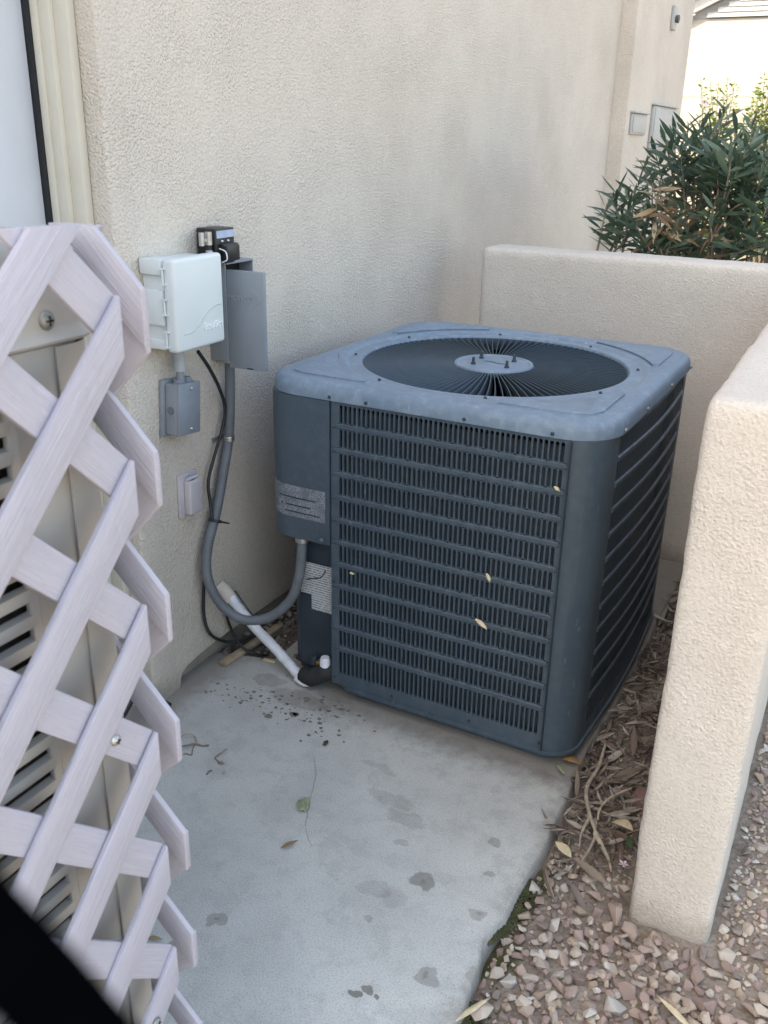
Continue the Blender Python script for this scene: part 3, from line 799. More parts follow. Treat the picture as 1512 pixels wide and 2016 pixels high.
# ================================================================== WALL-MOUNTED BOXES
# pale controller box
cb = empty('controller_box', (XW, -.12, .945), 'pale mint plastic controller box with side hinges mounted on the stucco wall', 'control box')
def cp(mb, name, mat, parent=cb, root=cb, **k):
    o = mb.build(name, mat, **k); o.parent = parent; o.matrix_parent_inverse = Matrix.Translation(-root.location); return o
body = MB().box((XW, -.198, .953), (-.545, -.034, 1.148))
cp(body, 'box_body', M['box'], bevel=.006, bseg=3)
for (a, b) in ((.950, .975), (1.005, 1.085), (1.118, 1.152)):
    cp(MB().box((XW+.004, -.209, a), (-.548, -.150, b)), 'side_rib', M['box'], bevel=.003)
dr = cp(MB().box((-.5445, -.210, .945), (-.512, -.030, 1.155)), 'box_lid', M['box'], bevel=.009, bseg=4)
for (a, b) in ((1.098, 1.136), (1.030, 1.068), (.957, .995)):
    h = MB().tube([(-.541, -.2125, a+.003), (-.541, -.2125, b-.003)], .0028, 8).box((-.548, -.2155, a), (-.533, -.208, a+.004)).box((-.548, -.2155, b-.004), (-.533, -.208, b))
    cp(h, 'hinge', M['box'])
wave = spline([(-.5115, -.185, .986), (-.5115, -.155, .988), (-.5115, -.125, 1.003), (-.5115, -.095, 1.026), (-.5115, -.068, 1.036), (-.5115, -.045, 1.037)], 8)
o_ = cp(MB().tube(wave, .0013, 6), 'moulded_line', simple('moulded_line_grey', (.42, .47, .48), .5)); 
tm = text_mesh('EasySet', .024, .0016, .25); tm.materials.append(simple('lettering_white', (.80, .84, .84), .4, .02)); to = link('moulded_lettering', tm, None, dr)
to.matrix_basis = Matrix.Translation((-.5112, -.078, .992)) @ Matrix(((0, 0, 1, 0), (1, 0, 0, 0), (0, 1, 0, 0), (0, 0, 0, 1)))
# conduit nipple from the box to the grey junction box below
nip = empty('conduit_nipple', (-.578, -.13, .85), 'short grey pvc conduit under the pale controller box', 'conduit')
MB().lathe([(.0135, .033), (.0135, .095)], 18).build('coupling', M['pvc_light'], nip)
MB().lathe([(.0098, -.008), (.0098, .034)], 16).build('pipe', M['pvc'], nip)
# grey junction box, slightly tilted
jb = empty('junction_box', (XW, -.125, .79), 'grey weatherproof junction box with screwed cover hanging below the pale controller box', 'junction box'); jb.rotation_euler = (R(-5), 0, 0)
MB().box((.001, -.050, -.070), (.014, .047, .070)).build('back_plate', M['pvc'], jb, bevel=.003)
MB().box((.0145, -.043, -.063), (.050, .040, .063)).build('box_body', M['pvc'], jb, bevel=.004, bseg=3)
cv_ = MB().box((.0503, -.042, -.064), (.0555, .041, .064)).build('cover', M['pvc'], jb, bevel=.002)
MB().lathe([(.014, 0), (.014, .008), (.011, .010), (.0001, .010)], 18, c=(.032, -.012, .0625)).build('hub_boss', M['pvc'], jb)
MB().lathe([(.013, 0), (.013, .006), (.009, .011), (.0001, .011)], 18, c=(.030, .020, .0625)).build('hub_boss', M['pvc'], jb)
screw('screw', (.0556, .004, .050), (1, 0, 0), .004, M['zinc'], cv_); screw('screw', (.0556, .004, -.050), (1, 0, 0), .004, M['zinc'], cv_)
q = Vector((0, -1, 0)).to_track_quat('Z', 'Y').to_matrix().to_4x4(); q.translation = Vector((.032, -.0432, -.002))
MB().lathe([(.010, 0), (.010, .0015), (.0001, .0015)], 18, q).build('knockout_plug', M['conduit'], jb)
# lilac outlet cover
pl = empty('outlet_cover', (XW, -.093, .547), 'small lilac weatherproof outlet cover on the stucco below the junction box', 'outlet cover'); pl.rotation_euler = (R(-2), 0, 0)
MB().box((.001, -.037, -.058), (.008, .038, .058)).build('cover_plate', M['plate'], pl, bevel=.002)
fl = MB().box((.0083, -.020, -.050), (.030, .026, .040)).build('flip_lid', M['plate'], pl, bevel=.004, bseg=3)
MB().tube([(.017, -.018, .0445), (.017, .024, .0445)], .0045, 10).build('hinge', M['plate'], pl)
MB().box((.0082, -.004, .040), (.022, .010, .0412)).build('hinge_gap', M['inner'], pl, smooth=0)
for zz in (.053, -.054): screw('screw', (.008, .003, zz), (1, 0, 0), .003, M['zinc'], pl)
# grey disconnect box with its cover swung open
db = empty('disconnect_box', (XW, .095, .875), 'grey metal disconnect box on the stucco wall with its cover hanging open', 'disconnect box')
dbm = MB().box((0, -.058, 0), (.004, .062, .245)).box((.0043, -.058, 0), (.058, -.054, .245)).box((.0043, .058, 0), (.058, .062, .245)).box((.0043, -.0537, 0), (.058, .0577, .004)).box((.0043, -.0537, .241), (.062, .0577, .245))
dbm.build('box_body', M['grey_box'], db, bevel=.0012)
MB().box((.0045, -.052, .0043), (.018, .056, .2405)).build('inner_panel', M['inner'], db, smooth=0)
hc = Vector((-.556, .040, .0)); fe = Vector((-.450, .045, 0)); dvec = (fe-hc); L_ = dvec.length
ang = math.atan2(dvec.y, dvec.x)
cvr = MB().box((0, 0, -.012), (L_, .0025, .232)).box((L_-.0025, .0028, -.012), (L_, .014, .232)).box((0, .0028, .2295), (L_-.003, .014, .232)).box((0, .0028, -.012), (L_-.003, .014, -.0095))
co = cvr.build('open_cover', M['grey_box'], db, bevel=.0012); co.location = (hc.x-XW, hc.y-.095, -.003); co.rotation_euler = (0, 0, ang)
def cov_text(body, size, x, z):
    t = text_mesh(body, size, .0014, 0); t.materials.append(M['pvc_emboss']); o = link('embossed_lettering', t, None, co); o.location = (x, -.0003, z); o.rotation_euler = (PI/2, 0, 0)
cov_text('MIDWEST', .017, .040, .165)
MB().prism([(.072, 0, .188), (.076, 0, .188), (.100, 0, .165), (.066, 0, .138), (.062, 0, .138), (.094, 0, .165)], (0, -.0012, 0)).build('embossed_arrow', M['pvc_emboss'], co, smooth=0)
MB().box((.052, -.0004, -.0105), (.070, .0005, -.0075)).build('latch_slot', M['inner'], co, smooth=0)
# black pull-out resting on top of the disconnect box
pb = empty('pullout_switch', (XW, .030, 1.121), 'black fused pull-out block with bright metal clips standing on the grey disconnect box', 'switch')
MB().box((.006, -.030, 0), (.062, .045, .082)).build('block', M['breaker'], pb, bevel=.002)
MB().box((.0622, -.026, .060), (.0632, .042, .077)).build('label_strip', M['breaker_label'], pb, smooth=0)
MB().box((.0622, -.012, .006), (.082, .040, .044)).box((.0622, -.016, .036), (.078, .041, .047)).build('handle', M['breaker'], pb, bevel=.003)
hl = spline([(.063, -.018, .036), (.082, -.019, .030), (.085, -.019, .012), (.070, -.019, .004)], 6); MB().tube(hl, .0016, 8).build('wire_bail', M['wrap'], pb)
for (z0, z1) in ((.046, .076), (.012, .034)):
    for (y0, y1) in ((-.052, -.0305), (-.075, -.0605)):
        if y0 < -.07 and z0 < .03: continue
        MB().lathe([(.009 if y0 > -.07 else .007, z0), (.009 if y0 > -.07 else .007, z1)], 14, c=(.050, (y0+y1)/2, 0)).build('fuse_clip', M['zinc'], pb)
MB().lathe([(.0075, .008), (.0075, .050)], 14, c=(.050, -.0413, 0)).build('fuse', M['breaker'], pb)
MB().box((.046, -.068, .055), (.054, -.050, .062)).build('clip_bar', M['zinc'], pb)
for yy in (-.006, .018): screw('rivet', (.0622, yy, .052), (1, 0, 0), .004, M['zinc'], pb)

# ================================================================== CONDUIT, CABLES, REFRIGERANT LINE
cond_pts = [(-.572, .062, .885), (-.578, .064, .78), (-.585, .059, .664), (-.585, .024, .56), (-.585, -.012, .469), (-.580, -.058, .398), (-.575, -.078, .34), (-.56, -.084, .286), (-.53, -.071, .226), (-.48, -.049, .19), (-.42, -.015, .198), (-.362, .004, .258), (-.335, .008, .34), (-.329, .014, .43), (-.329, .015, .452)]
cp_ = resample(spline(cond_pts, 14), .0042)
cnd = empty('flexible_conduit', (-.572, .062, .88), 'grey ribbed flexible conduit looping from the disconnect box down to the slate unit', 'conduit')
def cpart(mb, name, mat, root, **k):
    o = mb.build(name, mat, **k); o.parent = root; o.matrix_parent_inverse = Matrix.Translation(-root.location); return o
cpart(MB().tube(cp_, .0140, 12, rib=.90), 'hose', M['conduit'], cnd, smooth=80)
cpart(MB().lathe([(.017, .868), (.017, .8745)], 14, c=(-.572, .062, 0)), 'connector', M['zinc'], cnd)
cpart(MB().lathe([(.0165, .432), (.0185, .434), (.0185, .4455)], 14, c=(-.329, .0145, 0)), 'connector', M['zinc'], cnd)
cl = empty('conduit_clamp', (-.585, .06, .66), 'galvanised strap clamp holding the grey conduit to the wall', 'clamp')
MB().lathe([(.0150, -.007), (.0158, -.003), (.0150, 0), (.0158, .003), (.0150, .007)], 20).build('band', M['zinc'], cl)
MB().box((-.027, -.040, -.006), (-.024, .010, .006)).build('tab', M['zinc'], cl, bevel=.001)
# black cables
c1 = [onx(390, 692, -.555), onx(412, 725, -.562), onx(432, 765, -.575), onx(443, 805, -.585), onx(436, 850, -.590), onx(420, 905, -.592), onx(410, 950, -.592), onx(414, 990, -.585), onx(418, 1020, -.570)]
o_ = MB().tube(spline(c1, 10), .0047, 8).build('cable', M['cable'], smooth=60); tag(o_, 'black cable curving from under the pale controller box down to the conduit', 'cable')
tie = [onx(x, y, -.567) for x, y in ((413, 1014), (420, 1018), (430, 1020))]
mt = MB().lathe([(.0185, -.004), (.0185, .004)], 16, c=(0, 0, 0)); o_ = mt.build('cable_tie', M['cable']); o_.location = (-.583, -.020, .450); o_.rotation_euler = (R(-25), 0, 0); tag(o_, 'black cable tie binding the cable to the grey conduit', 'cable tie')
tl = MB().box((0, 0, -.002), (.014, .022, .002)); t2 = tl.build('tie_tail', M['cable'], o_); t2.location = (.010, .012, 0)
c2 = [onx(404, 1120, -.597), onx(401, 1165, -.600), onx(402, 1215, -.600), onx(414, 1248, -.590), onz(440, 1262, .05), onz(470, 1262, .035), onz(500, 1252, .02), onz(520, 1246, .0)]
o_ = MB().tube(spline(c2, 10), .0047, 8).build('cable', M['cable'], smooth=60); tag(o_, 'black cable hanging in a loop behind the conduit near the wall foot', 'cable')
c3 = [onx(440, 1195, -.57), onz(452, 1230, .10), onz(465, 1258, .05), onz(485, 1280, .02), onz(505, 1287, .008), onz(530, 1300, .004)]
o_ = MB().tube(spline(c3, 10), .0042, 8).build('cable', M['cable'], smooth=60); tag(o_, 'short black cable dropping to the pebbles beside the white wrapped line', 'cable')
# sleeve in the wall and white wrapped line
sl = [(-.622, .030, .222), (-.604, .032, .208), (-.584, .035, .184)]
o_ = MB().tube(spline(sl, 5), .0205, 18).build('wall_sleeve', M['sleeve'], smooth=60); tag(o_, 'beige plastered pipe sleeve sticking out low on the stucco wall', 'pipe sleeve')
q = (Vector(sl[2])-Vector(sl[1])).normalized().to_track_quat('Z', 'Y').to_matrix().to_4x4(); q.translation = Vector(sl[2])+Vector((.0006, 0, -.0004))
MB().lathe([(.0001, .0004), (.0165, .0004), (.0165, .0012), (.0001, .0012)], 18, q).build('bore', M['inner'], o_, smooth=0)
wl_pts = [(-.585, .032, .195), (-.555, .036, .160), (-.50, .040, .108), (-.44, .036, .070), (-.385, .022, .042), (-.350, .012, .026), (-.330, .010, .022)]
wl = resample(spline(wl_pts, 12), .004); rl = random.Random(3)
jit = [noise.noise((i*.23, 1, 2)) for i in range(len(wl))]
tb = MB(); wlo = tb.tube(wl, lambda t: .0145+.0018*noise.noise((t*16, 0, 0))+.0012*noise.noise((t*60, 3, 0)), 14).build('refrigerant_line', M['wrap'], smooth=60)
tag(wlo, 'white tape-wrapped refrigerant line slanting from the wall sleeve to the slate unit', 'pipe')
tf = MB().tube(spline([(-.345, .004, .018), (-.320, -.006, .012), (-.296, -.012, .016)], 5), lambda t: .012*(1-t)+.0015, 8).build('torn_tape_end', M['wrap'], wlo, smooth=60)
wr = spline([(-.585, .055, .205), (-.55, .05, .175), (-.52, .045, .150), (-.47, .02, .150), (-.43, .0, .158)], 8)
o_ = MB().tube(wr, .0022, 6).build('thermostat_wire', M['cable'], smooth=60); tag(o_, 'thin dark wire running beside the white wrapped line from the sleeve', 'wire')
fo = spline([(-.330, .012, .030), (-.305, .006, .032), (-.285, .006, .042), (-.262, .014, .056), (-.238, .030, .060)], 8)
o_ = MB().tube(fo, lambda t: .026-.004*abs(t-.5)+.003*noise.noise((t*9, 0, 7)), 14).build('foam_insulation', M['foam'], smooth=60); tag(o_, 'black foam insulation elbow between the white line and the slate unit', 'insulation')
fo2 = spline([(-.372, .05, .055), (-.34, .045, .050), (-.31, .035, .052), (-.285, .03, .07)], 8)
o_ = MB().tube(fo2, .009, 10).build('suction_pipe', M['foam'], smooth=60); tag(o_, 'thin black pipe curving behind the foam elbow into the slate unit', 'pipe')
o_ = MB().box((-.62, -.05, .0), (-.595, .22, .012)).build('wood_strip', M['woodstrip'], bevel=.002); o_.rotation_euler = (0, 0, R(-4)); o_.location = (.03, -.02, .001); tag(o_, 'thin weathered wood strip lying along the foot of the stucco wall', 'wood strip')
o_ = MB().box((-.02, -.006, 0), (.02, .006, .008)).build('wood_chip', M['straw'], bevel=.002); o_.location = (-.475, .058, .0015); o_.rotation_euler = (0, 0, .15); tag(o_, 'pale wood chip on the slab under the white wrapped line', 'wood chip')

# ================================================================== LATTICE SCREENS
def clip(poly, axis_, val, keep_less):
    out = []
    for a, b in zip(poly, poly[1:]+poly[:1]):
        ia = (a[axis_] <= val) if keep_less else (a[axis_] >= val); ib = (b[axis_] <= val) if keep_less else (b[axis_] >= val)
        if ia: out.append(a)
        if ia != ib:
            t = (val-a[axis_])/(b[axis_]-a[axis_]); out.append((a[0]+(b[0]-a[0])*t, a[1]+(b[1]-a[1])*t))
    return out
SW, ST = .0395, .0072
def lattice(name, origin, udir, ndir, umin, ztop, zbot, z0, PITCH_L, front_slash, label):
    """right edge at u = 0, slats run to u = umin (negative); crossings lie on the edge at z0 - k*pitch"""
    root = empty(name, origin, label, 'lattice screen')
    udir = Vector(udir); ndir = Vector(ndir); Z = Vector((0, 0, 1))
    for sgn in (1, -1):                      # +1 is '/', -1 is '\'
        layer = 0 if (sgn == 1) == front_slash else -(ST+.0002)
        k = -14
        while k < 40:
            zc = z0 - k*PITCH_L; dv = Vector((1, sgn))/math.sqrt(2); pv = Vector((-dv.y, dv.x))
            c = Vector((0, zc)); LL = 4
            poly = [tuple(c+dv*s*LL+pv*t*SW/2) for s, t in ((-1, -1), (1, -1), (1, 1), (-1, 1))]
            for a_, v_, kl in ((0, 0. if layer == 0 or front_slash else -.005, True), (0, umin, False), (1, ztop, True), (1, zbot, False)):
                if poly: poly = clip(poly, a_, v_, kl)
            k += 1
            if len(poly) < 3: continue
            cu = sum(p[0] for p in poly)/len(poly); cz = sum(p[1] for p in poly)/len(poly)
            ext = max(abs((p[0]-cu)*dv.x+(p[1]-cz)*dv.y) for p in poly)
            if ext < .012: continue
            # local frame: x along the slat, y across, z = panel normal
            lx = udir*dv.x+Z*dv.y; lz = ndir; ly = lz.cross(lx)
            sg = 1 if ly.dot(udir*pv.x+Z*pv.y) > 0 else -1
            pl_ = [((p[0]-cu)*dv.x+(p[1]-cz)*dv.y, sg*((p[0]-cu)*pv.x+(p[1]-cz)*pv.y), 0) for p in poly]
            me = MB().prism(pl_, (0, 0, -ST)).mesh('slat', bevel=.0011, bseg=2, smooth=40)
            o = link('slat', me, M['vinyl'], root)
            W = Matrix(((lx.x, ly.x, lz.x, 0), (lx.y, ly.y, lz.y, 0), (lx.z, ly.z, lz.z, 0), (0, 0, 0, 1)))
            T = udir*cu + Z*(cz-origin[2]) + ndir*(layer + .0015*noise.noise((cu*3, cz*3, sgn)))
            W.translation = T; o.matrix_basis = W
    return root
LA = lattice('lattice_screen', (.268, -1.215, .03), (0, 1, 0), (1, 0, 0), -1.35, 1.344, .03, 1.2525, .1555, True, 'white diamond lattice screen standing nearest the camera in front of the beige unit')
LB = lattice('lattice_screen', (.266, -1.185, .03), (1, 0, 0), (0, -1, 0), -.83, 1.334, .03, 1.2530, .1575, False, 'white diamond lattice screen set crosswise behind the near one, teeth poking out right')
sp = onx(227, 1457, .2690); s_ = screw('screw', (sp.x-.268, sp.y+1.215, sp.z-.03), (1, 0, 0), .0062, M['zinc'], LA, True)
sp = onx(308, 2012, .2690); s_ = screw('screw', (sp.x-.268, sp.y+1.215, sp.z-.03), (1, 0, 0), .006, M['zinc_dull'], LA, True)

# ================================================================== BEIGE UNIT BEHIND THE LATTICE
BU = empty('beige_outdoor_unit', (-.12, -1.58, 0), 'tall beige outdoor unit with slotted side behind the white lattice', 'air conditioner')
bx0, bx1, by0, by1 = -.44, .222, -2.0, -1.2036
def bpart(mb, name, mat, parent=BU, **k):
    o = mb.build(name, mat, **k); o.parent = parent; o.matrix_parent_inverse = Matrix.Translation(-BU.location); return o
bout = Path(outline((bx1-bx0)/2, (by1-by0)/2, .03, yc=0, bow=0, n=10, cnt=10))
bcx, bcy = (bx0+bx1)/2, (by0+by1)/2
def bshell(t0, t1, z0, z1, name, n=40, out=0., th=.004, mat='beige'):
    vs = []; fs = []
    for i in range(n+1):
        q, nn = bout.at(t0+(t1-t0)*i/n)
        for (z, oo) in ((z0, out), (z1, out), (z1, out-th), (z0, out-th)): vs.append((bcx+q.x+nn.x*oo, bcy+q.y+nn.y*oo, z))
    for i in range(n):
        for k in range(4): fs.append((i*4+k, (i+1)*4+k, (i+1)*4+(k+1) % 4, i*4+(k+1) % 4))
    fs += [(0, 1, 2, 3), tuple(n*4+k for k in (3, 2, 1, 0))]
    return bpart(MB().add(vs, fs), name, M[mat])
gy0, gy1 = -1.95, -1.318           # louvred zone on the +X side
tR0 = bout.find(lambda p: abs(p.x-(bx1-bcx))*9+abs(p.y-(gy1-bcy)))
tE = bout.find(lambda p: abs(p.x-(bx1-bcx))*9+abs(p.y-(by0+.046-bcy)))
bshell(tR0, bout.L-.001, .03, 1.237, 'cabinet', n=60)
bshell(tR0+.052, tR0+.15, .03, 1.236, 'corner_post', n=24, out=.003, th=.002)
# slotted side: real bars with gaps in front of the dark coil
bars = []
z = .075; k = 0
bpart(MB().box((bx1-.008, gy1-.0, .03), (bx1-.0006, gy1+.09, 1.237)), 'slot_frame', M['beige'], bevel=.002)
bpart(MB().box((bx1-.0055, by0+.04, 1.197), (bx1+.0003, gy1-.0002, 1.237)).box((bx1-.0055, by0+.04, .03), (bx1+.0003, gy1-.0002, .075)), 'slot_frame', M['beige'], bevel=.002)
while z < 1.185:
    gap = .0155; bar = .0115
    z0_ = z+gap; y_end = gy1+.002
    bpart(MB().prism([(bx1-.009, by0+.04, z0_+.001), (bx1-.0005, by0+.04, z0_-.001), (bx1+.0010, by0+.04, z0_+bar*.5), (bx1-.0005, by0+.04, z0_+bar), (bx1-.009, by0+.04, z0_+bar+.002)], (0, y_end-by0-.04, 0)), 'louvre_bar', M['beige'], smooth=30)
    z += gap+bar; k += 1
bpart(MB().box((bx0+.02, by0+.02, .04), (bx1-.022, by1-.02, 1.23)), 'coil', M['beige_gap'], smooth=0)
# lid with a drip flange and screws
LHx = (bx1-bx0)/2; LHy = (by1-by0)/2
lo2 = outline(LHx+.002, LHy+.002, .032, yc=0, n=10, cnt=6); n2 = len(lo2); vs_ = []; fs_ = []
for (off, z) in ((-.02, 1.2115), (.006, 1.2125), (.009, 1.2155), (.006, 1.2195), (.002, 1.222), (.0, 1.228), (-.001, 1.29), (-.008, 1.302), (-.03, 1.306)):
    for p in lo2:
        d = Vector((p.x, p.y, 0)).normalized(); vs_.append((bcx+p.x+d.x*off, bcy+p.y+d.y*off, z+.027))
for i in range(8):
    for k in range(n2): fs_.append((i*n2+k, i*n2+(k+1) % n2, (i+1)*n2+(k+1) % n2, (i+1)*n2+k))
fs_ += [tuple(range(8*n2, 9*n2)), tuple(range(n2))[::-1]]
blid = bpart(MB().add(vs_, fs_), 'lid', M['beige'], smooth=40)
sp = onx(91, 631, bx1+.002); s_ = screw('screw', (sp.x, sp.y, sp.z), (1, 0, 0), .0088, M['zinc_dull'], BU, True); s_.matrix_parent_inverse = Matrix.Translation(-BU.location)
bpart(MB().box((bx0+.02, by0+.02, -.005), (bx1-.015, by1-.015, .03)), 'base', M['black'], smooth=0)
o_ = MB().tube(spline([(-.60, -.50, .015), (-.61, -.40, .05), (-.612, -.33, .09), (-.60, -.30, .05), (-.57, -.27, .012)], 8), .010, 10).build('drain_hose', M['cable'], smooth=60); tag(o_, 'short black hose on the slab between the lattice and the house wall', 'hose')

# ================================================================== FAR HOUSE WALL FITTINGS
def panel_box(y0, y1, z0, z1, label, d=.06):
    x = XW+.085
    b = empty('meter_panel', (x, (y0+y1)/2, z0), label, 'meter panel')
    hh = z1-z0; hw = (y1-y0)/2
    MB().box((.001, -hw, 0), (d, hw, hh)).build('cabinet', M['meter'], b, bevel=.006)
    MB().box((d+.0005, -hw+.02, .012), (d+.005, hw-.02, hh-.012)).build('panel_door', M['meter'], b, bevel=.004)
    MB().box((.001, -hw-.012, hh+.0005), (d+.014, hw+.008, hh+.010)).build('rain_hood', M['meter'], b, bevel=.003)
    return b
panel_box(3.83, 4.20, 1.452, 1.565, 'left grey meter panel on the far stucco wall, clear of the oleander leaves', .014)
panel_box(4.34, 5.00, 1.36, 1.622, 'right grey meter panel on the far stucco wall, half hidden by oleander leaves', .02)
fx = empty('wall_fixture', (XW+.085, 4.62, 2.12), 'small pale fixture with a dark knob high on the far stucco wall', 'wall fixture')
MB().box((.001, -.045, -.065), (.020, .045, .065)).build('plate', M['meter'], fx, bevel=.004)
MB().lathe([(.0001, 0), (.02, 0), (.024, .02), (.0001, .026)], 16, Vector((1, 0, 0)).to_track_quat('Z', 'Y').to_matrix().to_4x4()).build('knob', M['lampmetal'], fx, loc=(.0205, .0, -.005))

# ================================================================== NEIGHBOUR HOUSE
nb = empty('neighbour_house', (-1, 12, 0), 'bright sunlit cream house with white gable siding beyond the oleanders', 'house')
NY = 12.0; zg = 2.905
def npart(mb, name, mat, **k):
    o = mb.build(name, mat, **k); o.parent = nb; o.matrix_parent_inverse = Matrix.Translation(-nb.location); return o
npart(MB().box((-3.2, NY, -.1), (8, NY+9, zg)), 'wall', M['nb_wall'], bevel=.02)
npart(MB().box((-3.2, NY-.006, 1.985), (8, NY-.0005, 1.992)), 'control_joint', M['meter'], smooth=0)
sl_ = .46
ga = Vector((-1.95, zg+.0)); apex_x = 3.0
npart(MB().prism([(ga.x, NY+.03, zg+.002), (apex_x, NY+.03, zg+(apex_x-ga.x)*sl_), (2*apex_x-ga.x, NY+.03, zg+.002)], (0, 6, 0)), 'gable_core', M['nb_white'], smooth=0)
z = zg+.012; kk = 0
while z < zg+1.3:
    x0 = ga.x+.25+(z-zg)/sl_
    npart(MB().prism([(x0, NY-.030, z), (x0, NY+.028, z+.005), (x0, NY+.028, z+.056), (x0, NY-.012, z+.056)], (2*(apex_x-x0), 0, 0)), 'siding_board', M['nb_white'], smooth=0)
    z += .0585; kk += 1
dvr = Vector((1, 0, sl_)).normalized(); nrr = Vector((-sl_, 0, 1)).normalized()
p0 = Vector((ga.x-.05, NY-.10, zg-.015))
def rake(off, t, d0, d1, name, mat, ln=5.6):
    a = p0+nrr*off; b = a+nrr*t
    npart(MB().prism([(a.x, NY+d0, a.z), (a.x+dvr.x*ln, NY+d0, a.z+dvr.z*ln), (b.x+dvr.x*ln, NY+d0, b.z+dvr.z*ln), (b.x, NY+d0, b.z)], (0, d1-d0, 0)), name, mat, smooth=0)
rake(0, .15, -.09, .0, 'rake_board', M['nb_white']); rake(.152, .10, -.14, .0, 'fascia_board', M['nb_white']); rake(.254, .12, -.22, 6, 'roof', M['roof'])

# ================================================================== VEGETATION
def leaf_mesh(L, wd, K=4, curl=.12, fold=.25, name='leaf'):
    v = []; f = []
    for i in range(K+1):
        t = i/K; ww = wd*.5*(math.sin(PI*min(.985, max(.03, t**.85)))); z = -curl*L*t*t
        v += [(L*t, -ww, z+ww*fold), (L*t, 0, z), (L*t, ww, z+ww*fold)]
    for i in range(K):
        f += [(i*3, (i+1)*3, (i+1)*3+1, i*3+1), (i*3+1, (i+1)*3+1, (i+1)*3+2, i*3+2)]
    return v, f
LV = [leaf_mesh(1, .185, 4, c, fo_) for c, fo_ in ((.10, .3), (.25, .35), (.02, .25), (-.10, .3))]
def rot_to(d, roll):
    d = d.normalized(); q = d.to_track_quat('X', 'Z').to_matrix().to_4x4(); return q @ Matrix.Rotation(roll, 4, 'X')
def oleander(name, label, base, tips, dead, seed, nind):
    r = random.Random(seed)
    root = empty(name, base, label, 'shrub', 'oleander shrubs behind the low wall')
    st = MB(); leaves = []; B0 = Vector(base)
    cen = Vector((sum(t[0] for t in tips)/len(tips), sum(t[1] for t in tips)/len(tips), sum(t[2] for t in tips)/len(tips)))
    trunks = []
    for k in range(5):
        a = 2*PI*k/5+r.uniform(-.4, .4); top = Vector((cen.x+.20*math.cos(a), cen.y+.14*math.sin(a), cen.z*r.uniform(.62, .85)))
        pth = spline([B0+Vector((.06*math.cos(a), .05*math.sin(a), 0)), B0.lerp(top, .5)+Vector((r.uniform(-.05, .05), r.uniform(-.05, .05), 0)), top], 8)
        st.tube([p-B0 for p in pth], lambda t: .014*(1-t)+.006, 7, cap=False); trunks.append(pth)
    allt = []
    for (tx, ty, tz, rad, kind) in tips:
        allt.append((tx, ty, tz, rad, kind))
        for _ in range(1 if r.random() < .45 else 0): allt.append((tx+r.gauss(0, .05), ty+r.uniform(.02, .22), tz-.03-abs(r.gauss(0, .05)), rad*r.uniform(.8, 1), kind))
    for (tx, ty, tz, rad, kind) in allt:
        tip = Vector((tx, ty, tz)); tr = min(trunks, key=lambda q: (q[-1].xy-tip.xy).length); b0 = tr[r.randrange(6, len(tr))]
        mid = b0.lerp(tip, .6)+Vector((r.uniform(-.03, .03), r.uniform(-.03, .03), r.uniform(-.05, .03)))
        pth = [p-B0 for p in spline([b0, mid, tip], 6)]
        st.tube(pth, lambda t: .0045*(1-t)+.002, 5, cap=False)
        nl = int(16*rad/.12)
        for i in range(nl):
            t = i/nl; back = (1-t)*.16*rad/.12
            dirb = (tip-mid).normalized(); a = i*2.4+r.uniform(-.3, .3); up = .35+.9*t**2
            side = Vector((math.cos(a), math.sin(a), 0)); d = side+Vector((0, 0, 1))*(up-.25)+dirb*.35+Vector((r.uniform(-.25, .25), r.uniform(-.25, .25), r.uniform(-.35, .2)))
            L = r.uniform(.10, .155)*(1.05-.35*t)*rad/.12
            isdead = (kind == 'd' and r.random() < .42) or (kind == 'm' and t < .45 and r.random() < .35)
            if isdead: d.z -= .9
            leaves.append((tip-dirb*back, d, L, r.randrange(4), r.uniform(-1.2, 1.2), isdead))
    st.build('stems', M['bark'], root)
    bulk = {False: MB(), True: MB()}
    order = sorted(range(len(leaves)), key=lambda i: (leaves[i][0]-CAM).length); ind = set(order[:nind])
    mes = {}
    for i, (p, d, L, k, roll, dd) in enumerate(leaves):
        W = Matrix.Translation(p-Vector(base)) @ rot_to(d, roll) @ Matrix.Scale(L, 4)
        if i in ind:
            key = (k, dd)
            if key not in mes:
                me = bpy.data.meshes.new('leaf'); me.from_pydata(*[LV[k][0], [], LV[k][1]]); me.shade_smooth(); me.materials.append(M['drybrown'] if dd else M['oleander']); mes[key] = me
            o = link('leaf', mes[key], None, root); o.matrix_basis = W
        else:
            bulk[dd].add([W @ Vector(v) for v in LV[k][0]], LV[k][1])
    for dd in (False, True):
        if bulk[dd].v:
            me = bpy.data.meshes.new('foliage'); me.from_pydata(bulk[dd].v, [], bulk[dd].f); me.shade_smooth()
            o = link('dead_foliage' if dd else 'foliage', me, M['drybrown'] if dd else M['oleander'], root); o['kind'] = 'stuff'
    return root
def tips_from(pix, seed):
    r = random.Random(seed); out = []
    for (px, py, y, rad, kind) in pix:
        p = ony(px, py, y); out.append((p.x, p.y, p.z, rad, kind))
    return out
r = random.Random(5)
